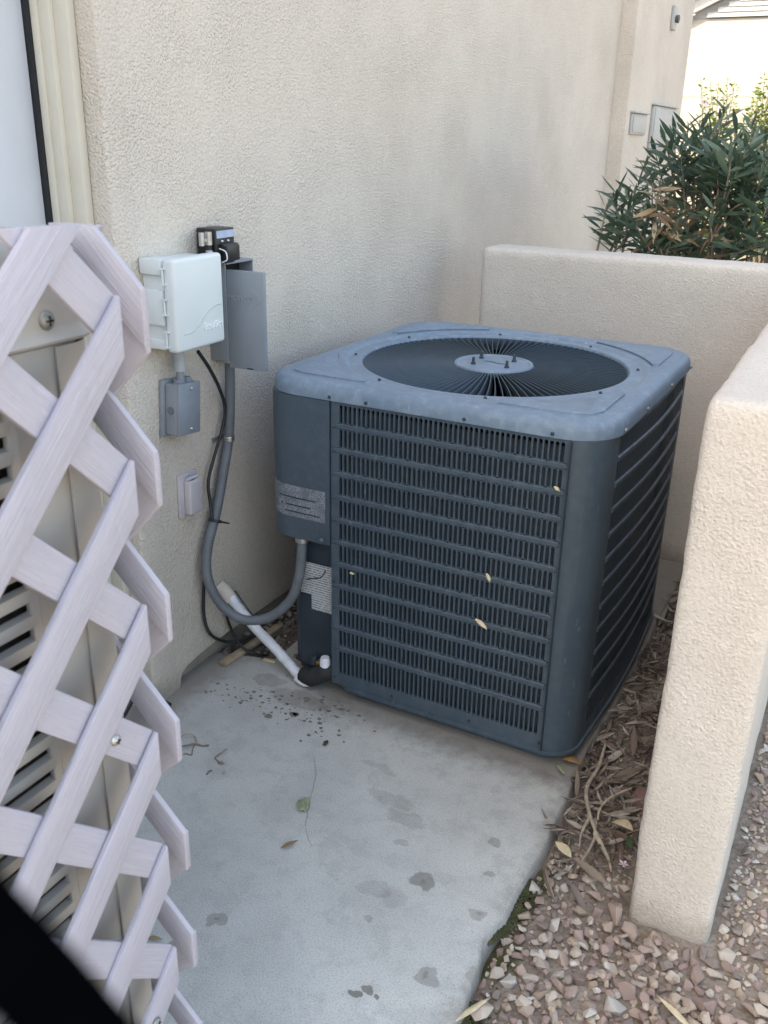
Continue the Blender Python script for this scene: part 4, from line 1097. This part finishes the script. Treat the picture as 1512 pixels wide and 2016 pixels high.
pxA = [(1195, 400, 2.05, .11, 'g'), (1215, 372, 2.15, .11, 'g'), (1240, 385, 1.95, .12, 'g'), (1225, 430, 2.0, .12, 'g'), (1262, 352, 2.3, .11, 'm'), (1250, 440, 1.9, .12, 'g'), (1275, 410, 2.1, .12, 'm'),
       (1285, 345, 1.9, .10, 'd'), (1300, 370, 1.9, .11, 'd'), (1310, 400, 1.9, .12, 'd'), (1290, 455, 2.0, .12, 'g'), (1320, 470, 1.95, .11, 'g'), (1265, 475, 1.85, .11, 'g'), (1335, 430, 1.9, .11, 'd'), (1232, 470, 1.9, .10, 'g'),
       (1305, 330, 2.5, .11, 'm'), (1345, 465, 2.1, .11, 'g'), (1300, 490, 1.85, .11, 'g'), (1345, 400, 2.6, .10, 'd')]
pxB = [(1310, 275, 2.2, .12, 'g'), (1290, 300, 2.4, .12, 'g'), (1330, 262, 2.35, .12, 'g'), (1352, 245, 2.5, .11, 'g'), (1378, 235, 2.3, .11, 'g'), (1340, 290, 2.1, .13, 'g'), (1370, 265, 2.15, .13, 'g'), (1400, 258, 2.2, .13, 'g'),
       (1428, 212, 2.35, .10, 'g'), (1452, 258, 2.1, .12, 'g'), (1480, 268, 2.25, .12, 'g'), (1508, 275, 2.1, .12, 'g'), (1400, 290, 2.0, .13, 'g'), (1440, 285, 1.95, .13, 'g'), (1475, 285, 2.0, .13, 'g'), (1510, 300, 1.95, .13, 'g'),
       (1355, 320, 2.3, .12, 'm'), (1390, 335, 2.2, .12, 'm'), (1425, 330, 2.1, .13, 'g'), (1465, 335, 2.0, .13, 'g'), (1500, 345, 1.95, .13, 'g'), (1410, 385, 1.9, .11, 'd'), (1440, 390, 2.1, .13, 'g'), (1480, 395, 1.95, .13, 'g'),
       (1512, 400, 1.9, .13, 'g'), (1400, 430, 1.9, .11, 'd'), (1450, 445, 2.0, .12, 'g'), (1490, 450, 1.9, .12, 'g'), (1430, 480, 2.0, .11, 'm'), (1505, 480, 1.85, .11, 'g'), (1540, 330, 2.0, .13, 'g'), (1560, 270, 2.2, .13, 'g'), (1550, 420, 1.95, .13, 'g'),
       (1385, 470, 2.2, .11, 'g'), (1600, 330, 2.1, .13, 'g'), (1610, 240, 2.3, .13, 'g')]
oleander('oleander_shrub', 'dark green oleander with tan dead leaves, nearer the house wall', (-.02, 2.25, 0), tips_from(pxA, 1), None, 11, 130)
OB = oleander('oleander_shrub', 'tall full dark green oleander at the right edge behind the low wall', (.38, 2.30, 0), tips_from(pxB, 2), None, 12, 170)
# pale flower among the leaves
fp = ony(1388, 206, 2.3); fw_ = MB()
for k in range(5):
    a = 2*PI*k/5; fw_.add([(0, 0, 0), (.012*math.cos(a-.4), .012*math.sin(a-.4), .004), (.02*math.cos(a), .02*math.sin(a), .006), (.012*math.cos(a+.4), .012*math.sin(a+.4), .004)], [(0, 1, 2, 3)])
fo_ = fw_.build('flower', M['flower'], OB, smooth=0); fo_.location = fp-OB.location; fo_.rotation_euler = (R(60), 0, .3)
# lime shrub in the sun
def lime_shrub(base, seed, label, tipsl, dens):
    r = random.Random(seed); root = empty('lime_shrub', base, label, 'shrub', 'sunlit lime green shrubs'); st = MB(); lf = MB()
    v0, f0 = leaf_mesh(1, .55, 2, .1, .2)
    B = Vector(base)
    for (tx, ty, tz) in tipsl:
        tip = Vector((tx, ty, tz)); b0 = B+Vector((r.uniform(-.2, .2), r.uniform(-.15, .15), 0)); mid = b0.lerp(tip, .6)+Vector((r.uniform(-.1, .1), r.uniform(-.1, .1), 0))
        pth = spline([b0, mid, tip], 12); st.tube([p-B for p in pth], lambda t: .012*(1-t)+.003, 5, cap=False)
        for i in range(dens):
            t = .18+.82*i/dens; p = pth[min(len(pth)-1, int(t*(len(pth)-1)))]
            a = r.uniform(0, 2*PI); wdt = .16*(1-t)+.035
            q = p+Vector((math.cos(a), math.sin(a), 0))*r.uniform(.0, wdt)+Vector((0, 0, r.uniform(-.05, .05)))
            d = Vector((math.cos(a), math.sin(a), r.uniform(-.2, .9)))
            W = Matrix.Translation(q-B) @ rot_to(d, r.uniform(-1, 1)) @ Matrix.Scale(r.uniform(.035, .06), 4)
            lf.add([W @ Vector(x) for x in v0], f0)
    st.build('stems', M['bark'], root)
    me = bpy.data.meshes.new('foliage'); me.from_pydata(lf.v, [], lf.f); me.shade_smooth(); o = link('foliage', me, M['lime'], root); o['kind'] = 'stuff'
def ltips(pp, y): return [tuple(ony(px, py, y+dy)) for px, py, dy in pp]
lime_shrub((-.55, 9.0, -.02), 3, 'airy lime green shrub in the sun, left of its fuller neighbour', ltips([(1380, 152, 0), (1398, 158, .1), (1415, 160, -.1), (1432, 152, 0), (1447, 158, .2), (1400, 195, 0), (1425, 190, .1), (1445, 200, 0), (1410, 225, -.1), (1390, 240, .1), (1435, 235, 0)], 9.0), 120)
lime_shrub((-.05, 8.8, -.02), 4, 'full lime green shrub in the sun at the right picture edge', ltips([(1505, 140, 0), (1495, 165, .1), (1515, 160, 0), (1480, 200, -.1), (1500, 200, .1), (1465, 225, 0), (1525, 190, 0), (1490, 240, 0), (1512, 240, .1), (1545, 170, 0), (1560, 220, 0), (1470, 260, .1), (1530, 260, 0), (1500, 280, .1)], 8.8), 230)
# low green shrub glimpsed between the oleander stems
lime_shrub((-.45, 6.6, -.02), 8, 'low round green shrub glimpsed between the oleander stems', ltips([(1345, 415, 0), (1360, 408, .1), (1375, 412, -.1), (1390, 425, 0), (1335, 430, 0), (1365, 430, 0), (1380, 440, .1), (1350, 445, 0)], 6.6), 110)

# ================================================================== GRAVEL, PEBBLES, LEAF LITTER
def stone_mesh(seed, name='stone'):
    r = random.Random(seed); bm = bmesh.new()
    sx, sy, sz = r.uniform(.8, 1.25), r.uniform(.65, .95), r.uniform(.45, .75)
    for i in range(12):
        d = Vector((r.gauss(0, 1), r.gauss(0, 1), r.gauss(0, 1))).normalized()*r.uniform(.85, 1.08)
        bm.verts.new((d.x*sx*.5, d.y*sy*.5, d.z*sz*.5))
    res = bmesh.ops.convex_hull(bm, input=bm.verts)
    bmesh.ops.delete(bm, geom=[g for g in res['geom_interior'] if isinstance(g, bmesh.types.BMVert)], context='VERTS')
    bmesh.ops.bevel(bm, geom=[e for e in bm.edges if e.calc_face_angle(0) > .5], offset=.018, segments=1, affect='EDGES')
    bmesh.ops.triangulate(bm, faces=bm.faces)
    me = bpy.data.meshes.new(name); bm.to_mesh(me); bm.free(); me.materials.append(M['stone']); return me
SM = [stone_mesh(100+i) for i in range(12)]
SMV = [([v.co.copy() for v in me.vertices], [tuple(p.vertices) for p in me.polygons]) for me in SM]
def dens_gravel(x, y):
    """0..1, how thickly stones lie"""
    if x < slab_edge(y)+.012 or (.655 < x < .84 and y > -.40): return 0
    n = noise.noise((x*3.2, y*3.2, 8))
    if x < .66 and y > -.40:                                   # strip between slab and wall
        return .30 if y < .05 else .16
    if x >= .84 and y > -.45:
        d = .55+.5*n
        if y < .12: d -= .25*(1-abs(x-.93)/.2) if abs(x-.93) < .2 else 0
        return max(.45 if y > -.22 else .12, d)
    d = .95+.4*n
    if x < .56: d -= 5.5*(.56-x)
    # bare patch below the wall foot and by the slab corner
    d -= .95*math.exp(-(((x-.56)/.075)**2+((y+.36)/.065)**2)) + .9*math.exp(-(((x-.90)/.08)**2+((y+.44)/.05)**2))+.45*math.exp(-(((x-.80)/.06)**2+((y+.47)/.04)**2))
    return max(.03, d)
r = random.Random(21); placed = []; grid = {}
def near(x, y, s):
    gx, gy = int(x/.04), int(y/.04)
    for i in range(gx-2, gx+3):
        for j in range(gy-2, gy+3):
            for (a, b, c) in grid.get((i, j), ()):
                if (a-x)**2+(b-y)**2 < ((c+s)*.36)**2: return True
    return False
def scatter(n, smin, smax, x0, x1, y0, y1, dfun, tries=6, chk=True):
    for _ in range(n*tries):
        if n <= 0: break
        x, y = r.uniform(x0, x1), r.uniform(y0, y1)
        if r.random() > dfun(x, y): continue
        s = smin+(smax-smin)*r.random()**2.2
        if chk and near(x, y, s): continue
        grid.setdefault((int(x/.04), int(y/.04)), []).append((x, y, s)); placed.append((x, y, s)); n -= 1
scatter(190, .036, .062, .47, 1.4, -1.15, -.35, dens_gravel, 12)
scatter(1000, .022, .040, .47, 1.4, -1.15, -.30, dens_gravel, 14)
scatter(1900, .012, .023, .46, 1.5, -1.15, -.25, dens_gravel, 14)
scatter(420, .018, .040, .84, 1.9, -.45, 1.6, dens_gravel, 10)
scatter(900, .010, .020, .84, 1.9, -.45, 1.6, dens_gravel, 10)
scatter(700, .018, .038, .84, 1.2, -.45, 1.0, dens_gravel, 14)
scatter(1100, .009, .018, .84, 1.2, -.45, 1.0, dens_gravel, 14)
scatter(75, .012, .030, .47, .665, -.40, 1.3, dens_gravel)
scatter(1500, .005, .011, .46, 1.6, -1.15, .9, lambda x, y: 0 if dens_gravel(x, y) == 0 else 1)
nl1 = len(placed)
scatter(700, .018, .040, .5, 1.4, -1.15, -.42, lambda x, y: 1 if dens_gravel(x, y) > .75 else 0, 12, False)
lift = set(placed[nl1:])
scatter(900, .03, .06, 1.6, 5, -3, 5, lambda x, y: .8)
bulk = MB(); ind = 0
order = sorted(placed, key=lambda q: -q[2]/((Vector((q[0], q[1], 0))-CAM).length) if not (abs((Vector((q[0], q[1], 0))-CAM).dot(RT)/max(.01, (Vector((q[0], q[1], 0))-CAM).dot(FW))) > .43 or abs((Vector((q[0], q[1], 0))-CAM).dot(UP)/max(.01, (Vector((q[0], q[1], 0))-CAM).dot(FW))) > .57) else 1)
for (x, y, s) in order:
    k = r.randrange(12); z = gh(x, y)+s*.16+(.012 if (x, y, s) in lift else 0)
    W = Matrix.Translation((x, y, z)) @ Matrix.Rotation(r.uniform(0, 6.3), 4, 'Z') @ Matrix.Rotation(r.uniform(-.45, .45), 4, 'X') @ Matrix.Rotation(r.uniform(-.45, .45), 4, 'Y') @ Matrix.Scale(s, 4)
    if ind < 300 and s > .014:
        o = link('stone', SM[k], None, ground); o.matrix_basis = W; ind += 1
    else:
        v, f = SMV[k]; bulk.add([W @ q for q in v], f)
# second, finer layer heaped in the thick gravel
me = bpy.data.meshes.new('gravel'); me.from_pydata(bulk.v, [], bulk.f); go = link('gravel', me, M['stone']); tag(go, 'pinkish crushed gravel spread beside and beyond the low wall', 'gravel', kind='stuff')
# dark pebbles between the slab and the house
bulk = MB()
pm = simple('dark_pebble', (.17, .14, .115), .85, .45, 60, .3, 200, .002)
pm_ = NT('mixed_pebble'); ii = pm_.n('ShaderNodeNewGeometry').outputs['Random Per Island']; pm_.col(pm_.ramp(ii, [(0, (.10, .085, .07)), (.4, (.22, .18, .15)), (.7, (.15, .12, .10)), (1, (.33, .28, .24))])); pm_.rough(.85)
for _ in range(420):
    y = r.uniform(.03, 1.3); x = r.uniform(-.63, left(y)-.005) if r.random() < .8 else r.uniform(-.63, -.42); s = r.uniform(.014, .032)
    W = Matrix.Translation((x, y, -.028+s*.3+r.uniform(0, .022))) @ Matrix.Rotation(r.uniform(0, 6.3), 4, 'Z') @ Matrix.Rotation(r.uniform(-.5, .5), 4, 'X') @ Matrix.Scale(s, 4)
    v, f = SMV[r.randrange(12)]; bulk.add([W @ q for q in v], f)
me = bpy.data.meshes.new('pebbles'); me.from_pydata(bulk.v, [], bulk.f); po = link('pebbles', me, pm_.m); tag(po, 'dark pebbles filling the gap between slab and house wall', 'pebbles', kind='stuff')

# leaf litter between unit and wall
def in_litter(x, y):
    return slab_edge(y)-.01 < x < .662 and -.34 < y < 1.28
litter_ind = 0; bulk = MB()
LL_ = [leaf_mesh(1, .17, 5, c, f_) for c, f_ in ((.25, .5), (-.3, .6), (.05, .3), (.5, .5), (-.15, -.4))]
LLm = []
for v, f in LL_:
    me = bpy.data.meshes.new('dry_leaf'); me.from_pydata(v, [], f); me.shade_smooth(); me.materials.append(M['litter']); LLm.append(me)
for i in range(900):
    y = -.36+1.6*r.random()**1.15; x = slab_edge(y)-.005+(.665-slab_edge(y))*r.random()
    if x < .475 and y < -.02: continue
    if y < -.22 and r.random() < .75: continue
    k = r.randrange(5); L = r.uniform(.018, .075) if i > 210 else r.uniform(.05, .10)
    z = gh(x, y)+.010+r.uniform(0, .022)
    W = Matrix.Translation((x, y, max(z, -.012))) @ Matrix.Rotation(r.uniform(0, 6.3), 4, 'Z') @ Matrix.Rotation(r.uniform(-.22, .22), 4, 'Y') @ Matrix.Rotation(r.uniform(-1.1, 1.1), 4, 'X') @ Matrix.Scale(L, 4)
    if i < 210:
        o = link('dry_leaf', LLm[k], None, ground); o.matrix_basis = W
    else: bulk.add([W @ Vector(q) for q in LL_[k][0]], LL_[k][1])
# crumbs and twig bits
for i in range(1500):
    y = -.34+1.6*r.random(); x = slab_edge(y)+.0+(.66-slab_edge(y))*r.random()
    if y < -.2 and r.random() < .8: continue
    s = r.uniform(.004, .013); L = s*r.choice((1, 1, 2.5, 4)); z = max(gh(x, y), -.03)+.008+r.uniform(0, .018)
    W = Matrix.Translation((x, y, z)) @ Matrix.Rotation(r.uniform(0, 6.3), 4, 'Z') @ Matrix.Rotation(r.uniform(-.5, .5), 4, 'Y') @ Matrix.Rotation(r.uniform(-1, 1), 4, 'X')
    v, f = SMV[r.randrange(12)]
    bulk.add([W @ Vector((q.x*L, q.y*s*.7, q.z*s*.5)) for q in v], f)
me = bpy.data.meshes.new('leaf_litter'); me.from_pydata(bulk.v, [], bulk.f); me.shade_smooth(); me.set_sharp_from_angle(angle=R(40)); lo3 = link('leaf_litter', me, M['litter']); tag(lo3, 'brown leaf litter and twig crumbs between the slate unit and low wall', 'leaf litter', kind='stuff')
# moss crumbs along the slab edge
bulk = MB()
for i in range(1100):
    y = r.uniform(-1.05, -.36); x = slab_edge(y)+.004+abs(r.gauss(0, .016)); s = r.uniform(.004, .010)
    if noise.noise((x*9, y*9, 2)) < -.12: continue
    W = Matrix.Translation((x, y, gh(max(x, .50), y)-.004+min(.008, (x-slab_edge(y))*.1))) @ Matrix.Rotation(r.uniform(0, 6.3), 4, 'Z'); v, f = SMV[r.randrange(12)]
    bulk.add([W @ Vector((q.x*s*1.3, q.y*s*1.3, q.z*s*.8)) for q in v], f)
me = bpy.data.meshes.new('moss'); me.from_pydata(bulk.v, [], bulk.f); mo_ = link('moss', me, simple('moss_green', (.052, .06, .022), .95, .5, 25)); tag(mo_, 'dark green moss growing along the broken slab edge', 'moss', kind='stuff')
# dark specks on the slab by the wall foot
bulk = MB()
for i in range(170):
    cx_, cy_, cs_ = r.choice(((-.27, -.07, .06), (-.20, -.05, .04), (-.44, -.13, .05), (-.33, -.12, .09), (-.24, -.14, .05)))
    x = r.gauss(cx_, cs_*1.3); y = r.gauss(cy_, cs_*.6)
    if x < -.60 or y > .03 or x > .05: continue
    s = (.0016+.0062*r.random()**2)*(1.0 if r.random() < .85 else 1.8); K = 7; a0 = r.uniform(0, 6); rr_ = [r.uniform(.5, 1) for _ in range(K)]
    v = [(x+s*rr_[k]*math.cos(a0+2*PI*k/K)*1.2, y+s*rr_[k]*math.sin(a0+2*PI*k/K), .0004) for k in range(K)]
    t = [(x+(q[0]-x)*.7, y+(q[1]-y)*.7, .0009) for q in v]
    bulk.add(v+t, [tuple(range(K, 2*K))]+[(k, (k+1) % K, (k+1) % K+K, k+K) for k in range(K)])
me = bpy.data.meshes.new('specks'); me.from_pydata(bulk.v, [], bulk.f); so = link('dirt_specks', me, simple('dark_lichen', (.17, .16, .135), .9, .4, 80)); tag(so, 'scatter of dark dirt specks on the slab near the wall foot', 'dirt', kind='stuff')

# ================================================================== SINGLE LOOSE THINGS
def tubeobj(name, pts, rad, mat, label, cat, seg=7, n=8, group=None):
    o = MB().tube(spline(pts, n), rad, seg).build(name, mat, smooth=60); return tag(o, label, cat, group)
def G(px, py, z=0.0): return onz(px, py, z)
# forked twig on the litter
tw = empty('forked_twig', tuple(G(1165, 1610, .02)), 'long forked pale twig lying on the litter beside the low wall', 'twig')
def twp(pts, rad):
    o = MB().tube(spline([G(*p) for p in pts], 8), rad, 8).build('branch', M['twig'], smooth=60); o.parent = tw; o.matrix_parent_inverse = Matrix.Translation(-tw.location)
twp([(1192, 1465, .028), (1178, 1510, .026), (1155, 1552, .025), (1160, 1600, .024), (1172, 1640, .022), (1160, 1672, .012), (1137, 1708, .004)], lambda t: .0026+.0022*math.sin(PI*min(1, t*1.1+.1)))
twp([(1172, 1640, .022), (1185, 1665, .014), (1198, 1692, .006), (1203, 1715, .0)], lambda t: .005*(1-t)+.002)
twp([(1160, 1610, .022), (1145, 1640, .014), (1140, 1672, .006)], lambda t: .003*(1-t)+.0012)
tubeobj('curved_twig', [G(1243, 1552, .03), G(1222, 1560, .03), G(1195, 1575, .025), G(1180, 1595, .02), G(1177, 1615, .01)], .0028, M['twig'], 'thin curved brown twig beside the forked twig', 'twig')
def flat_leaf(name, px, py, L, wd, ang, mat, label, cat, z=.004, curl=.1, fold=.5, group=None):
    v, f = leaf_mesh(L, wd, 6, curl, fold); me = bpy.data.meshes.new(name); me.from_pydata([(a-L/2, b, c) for a, b, c in v], [], f); me.shade_smooth()
    o = link(name, me, mat); o.location = G(px, py, z); o.rotation_euler = (0, 0, ang); md = o.modifiers.new('thickness', 'SOLIDIFY'); md.thickness = .0006
    return tag(o, label, cat, group)
flat_leaf('leaf', 642, 1462, .026, .012, 1.75, M['greenleaf'], 'small dark green leaf on the slab in front of the slate unit', 'leaf', .005, .05, .4)
for i, (dx, dy, aa) in enumerate(((0, 0, .9),)):
    po_ = empty('seed_pod', tuple(G(597, 1586, .004)), 'pale green split seed pod lying in the middle of the slab', 'seed pod')
    for k in range(4):
        v, f = leaf_mesh(.042, .012, 5, -.12+.06*k, .7); me = bpy.data.meshes.new('pod_half'); me.from_pydata([(a-.021, b+(k-1.5)*.0055, c+.006-abs(k-1.5)*.002) for a, b, c in v], [], f); me.shade_smooth()
        o = link('pod_half', me, M['palegreen'], po_); o.rotation_euler = (0, 0, 1.9+.1*k); o.modifiers.new('t', 'SOLIDIFY').thickness = .0008
flat_leaf('dry_leaf', 570, 1664, .040, .011, .95, M['drybrown'], 'curled brown dry leaf on the open part of the slab', 'leaf', .005, -.15, .7)
tubeobj('root_twig', [G(348, 1472, .006), G(366, 1468, .010), G(384, 1464, .006), G(398, 1468, .003), G(411, 1467, .003)], .0022, M['bark'], 'dark crooked twig on the slab beside the lattice teeth', 'twig')
tubeobj('looped_twig', [G(350, 1455, .004), G(362, 1447, .010), G(376, 1445, .010), G(385, 1452, .006), G(387, 1464, .003)], .0017, M['twig'], 'thin looped tan stem on the slab beside the lattice teeth', 'twig')
tubeobj('root_hair', [G(384, 1464, .003), G(379, 1476, .003), G(377, 1486, .002), G(366, 1484, .002), G(354, 1487, .002)], .0012, M['bark'], 'fine brown root strand curling below the crooked twig', 'twig')
tubeobj('stalk', [G(447, 1474, .010), G(436, 1482, .006), G(424, 1491, .003), G(428, 1497, .003), G(437, 1503, .002)], .0017, M['bark'], 'bent reddish brown stalk on the slab right of the crooked twig', 'twig')
flat_leaf('leaf_crumb', 436, 1502, .016, .009, .5, M['drybrown'], 'small brown crumb at the end of the bent stalk', 'leaf crumb', .003)
flat_leaf('leaf_crumb', 441, 1520, .014, .008, 2.3, M['litter'], 'small grey brown crumb below the bent stalk', 'leaf crumb', .003)
tubeobj('stem_crumb', [G(407, 1525, .002), G(412, 1518, .004), G(418, 1517, .002)], .0015, M['bark'], 'tiny dark curved crumb below the stalk on the slab', 'twig')
flat_leaf('pebble_leaf', 304, 1848, .03, .012, .6, M['drybrown'], 'brown leaf scrap seen through the lower lattice teeth', 'leaf', .01)
flat_leaf('dry_straw', 932, 1985, .085, .011, 1.15, M['straw'], 'pale straw blade lying across the slab edge at the bottom', 'straw', .016, .05, .3)
flat_leaf('dry_straw', 1328, 1992, .085, .012, 2.55, M['straw'], 'yellow straw blade on the gravel at the bottom right', 'straw', .030, .05, .3)
flat_leaf('split_husk', 1108, 1676, .045, .024, 2.75, M['straw'], 'pale split husk on bare soil beside the slab edge', 'husk', .012, -.25, .7)
flat_leaf('curled_leaf', 1224, 1620, .06, .026, 2.7, M['straw'], 'curled tan leaf beside the fork of the twig', 'leaf', .03, .3, .6)
flat_leaf('leaf', 1240, 1655, .045, .016, 1.9, M['greenleaf'], 'green leaf in the litter against the low wall', 'leaf', .022, .1, .3)
flat_leaf('leaf', 1103, 1512, .045, .012, 2.3, M['palegreen'], 'grey green leaf under the front corner of the slate unit', 'leaf', .010, .1, .4)
flat_leaf('dry_leaf', 1128, 1497, .05, .022, .3, simple('amber_leaf', (.36, .21, .08), .8, .2, 60), 'amber brown leaf at the front corner of the slate unit', 'leaf', .016, .2, .5)
pf = MB()
for k in range(5):
    a = 2*PI*k/5; pf.add([(0, 0, 0), (.007*math.cos(a-.5), .007*math.sin(a-.5), .002), (.012*math.cos(a), .012*math.sin(a), .003), (.007*math.cos(a+.5), .007*math.sin(a+.5), .002)], [(0, 1, 2, 3)])
o_ = pf.build('fallen_flower', M['flower'], smooth=0); o_.location = G(1227, 1702, .022); tag(o_, 'small fallen pink flower in the litter at the wall foot', 'flower')
# terracotta shard half buried by the wall
o_ = MB().prism([(0, 0, 0), (.045, .012, 0), (.05, .055, .0), (.012, .07, 0), (-.01, .03, 0)], (0, 0, .010)).build('clay_shard', simple('terracotta', (.17, .10, .085), .9, .2, 30), bevel=.003); o_.location = (.612, -.06, -.012); o_.rotation_euler = (.25, -.2, .3); tag(o_, 'reddish clay shard half buried in litter against the low wall', 'clay shard')
# white paint chip on wall corner region left out; black strap in front of the lens side
def SP(px, py, d): return CAM + ray(px, py)*d
path = [SP(-700, 1200, .085), SP(-330, 1545, .095), SP(-60, 1800, .105), SP(140, 2012, .113), SP(360, 2290, .123), SP(520, 2700, .135)]
path = spline(path, 8); n = len(path); vs_ = []; fs_ = []; side0 = None
wS, tS = .0052, .0008
for i, p in enumerate(path):
    t = (path[min(i+1, n-1)]-path[max(i-1, 0)]).normalized(); to = (CAM-p).normalized(); sd_ = t.cross(to).normalized(); nn = sd_.cross(t).normalized()
    for (a, b) in ((-1, -.4), (-.94, -1), (.94, -1), (1, -.4), (1, .4), (.94, 1), (-.94, 1), (-1, .4)): vs_.append(p+sd_*(a*wS)+nn*(b*tS))
for i in range(n-1):
    for k in range(8): fs_.append((i*8+k, i*8+(k+1) % 8, (i+1)*8+(k+1) % 8, (i+1)*8+k))
fs_ += [tuple(range(8))[::-1], tuple(range((n-1)*8, n*8))]
o_ = MB().add(vs_, fs_).build('carrying_strap', M['strap'], smooth=40); tag(o_, 'black webbing strap hanging out of focus in the lower left corner', 'strap')
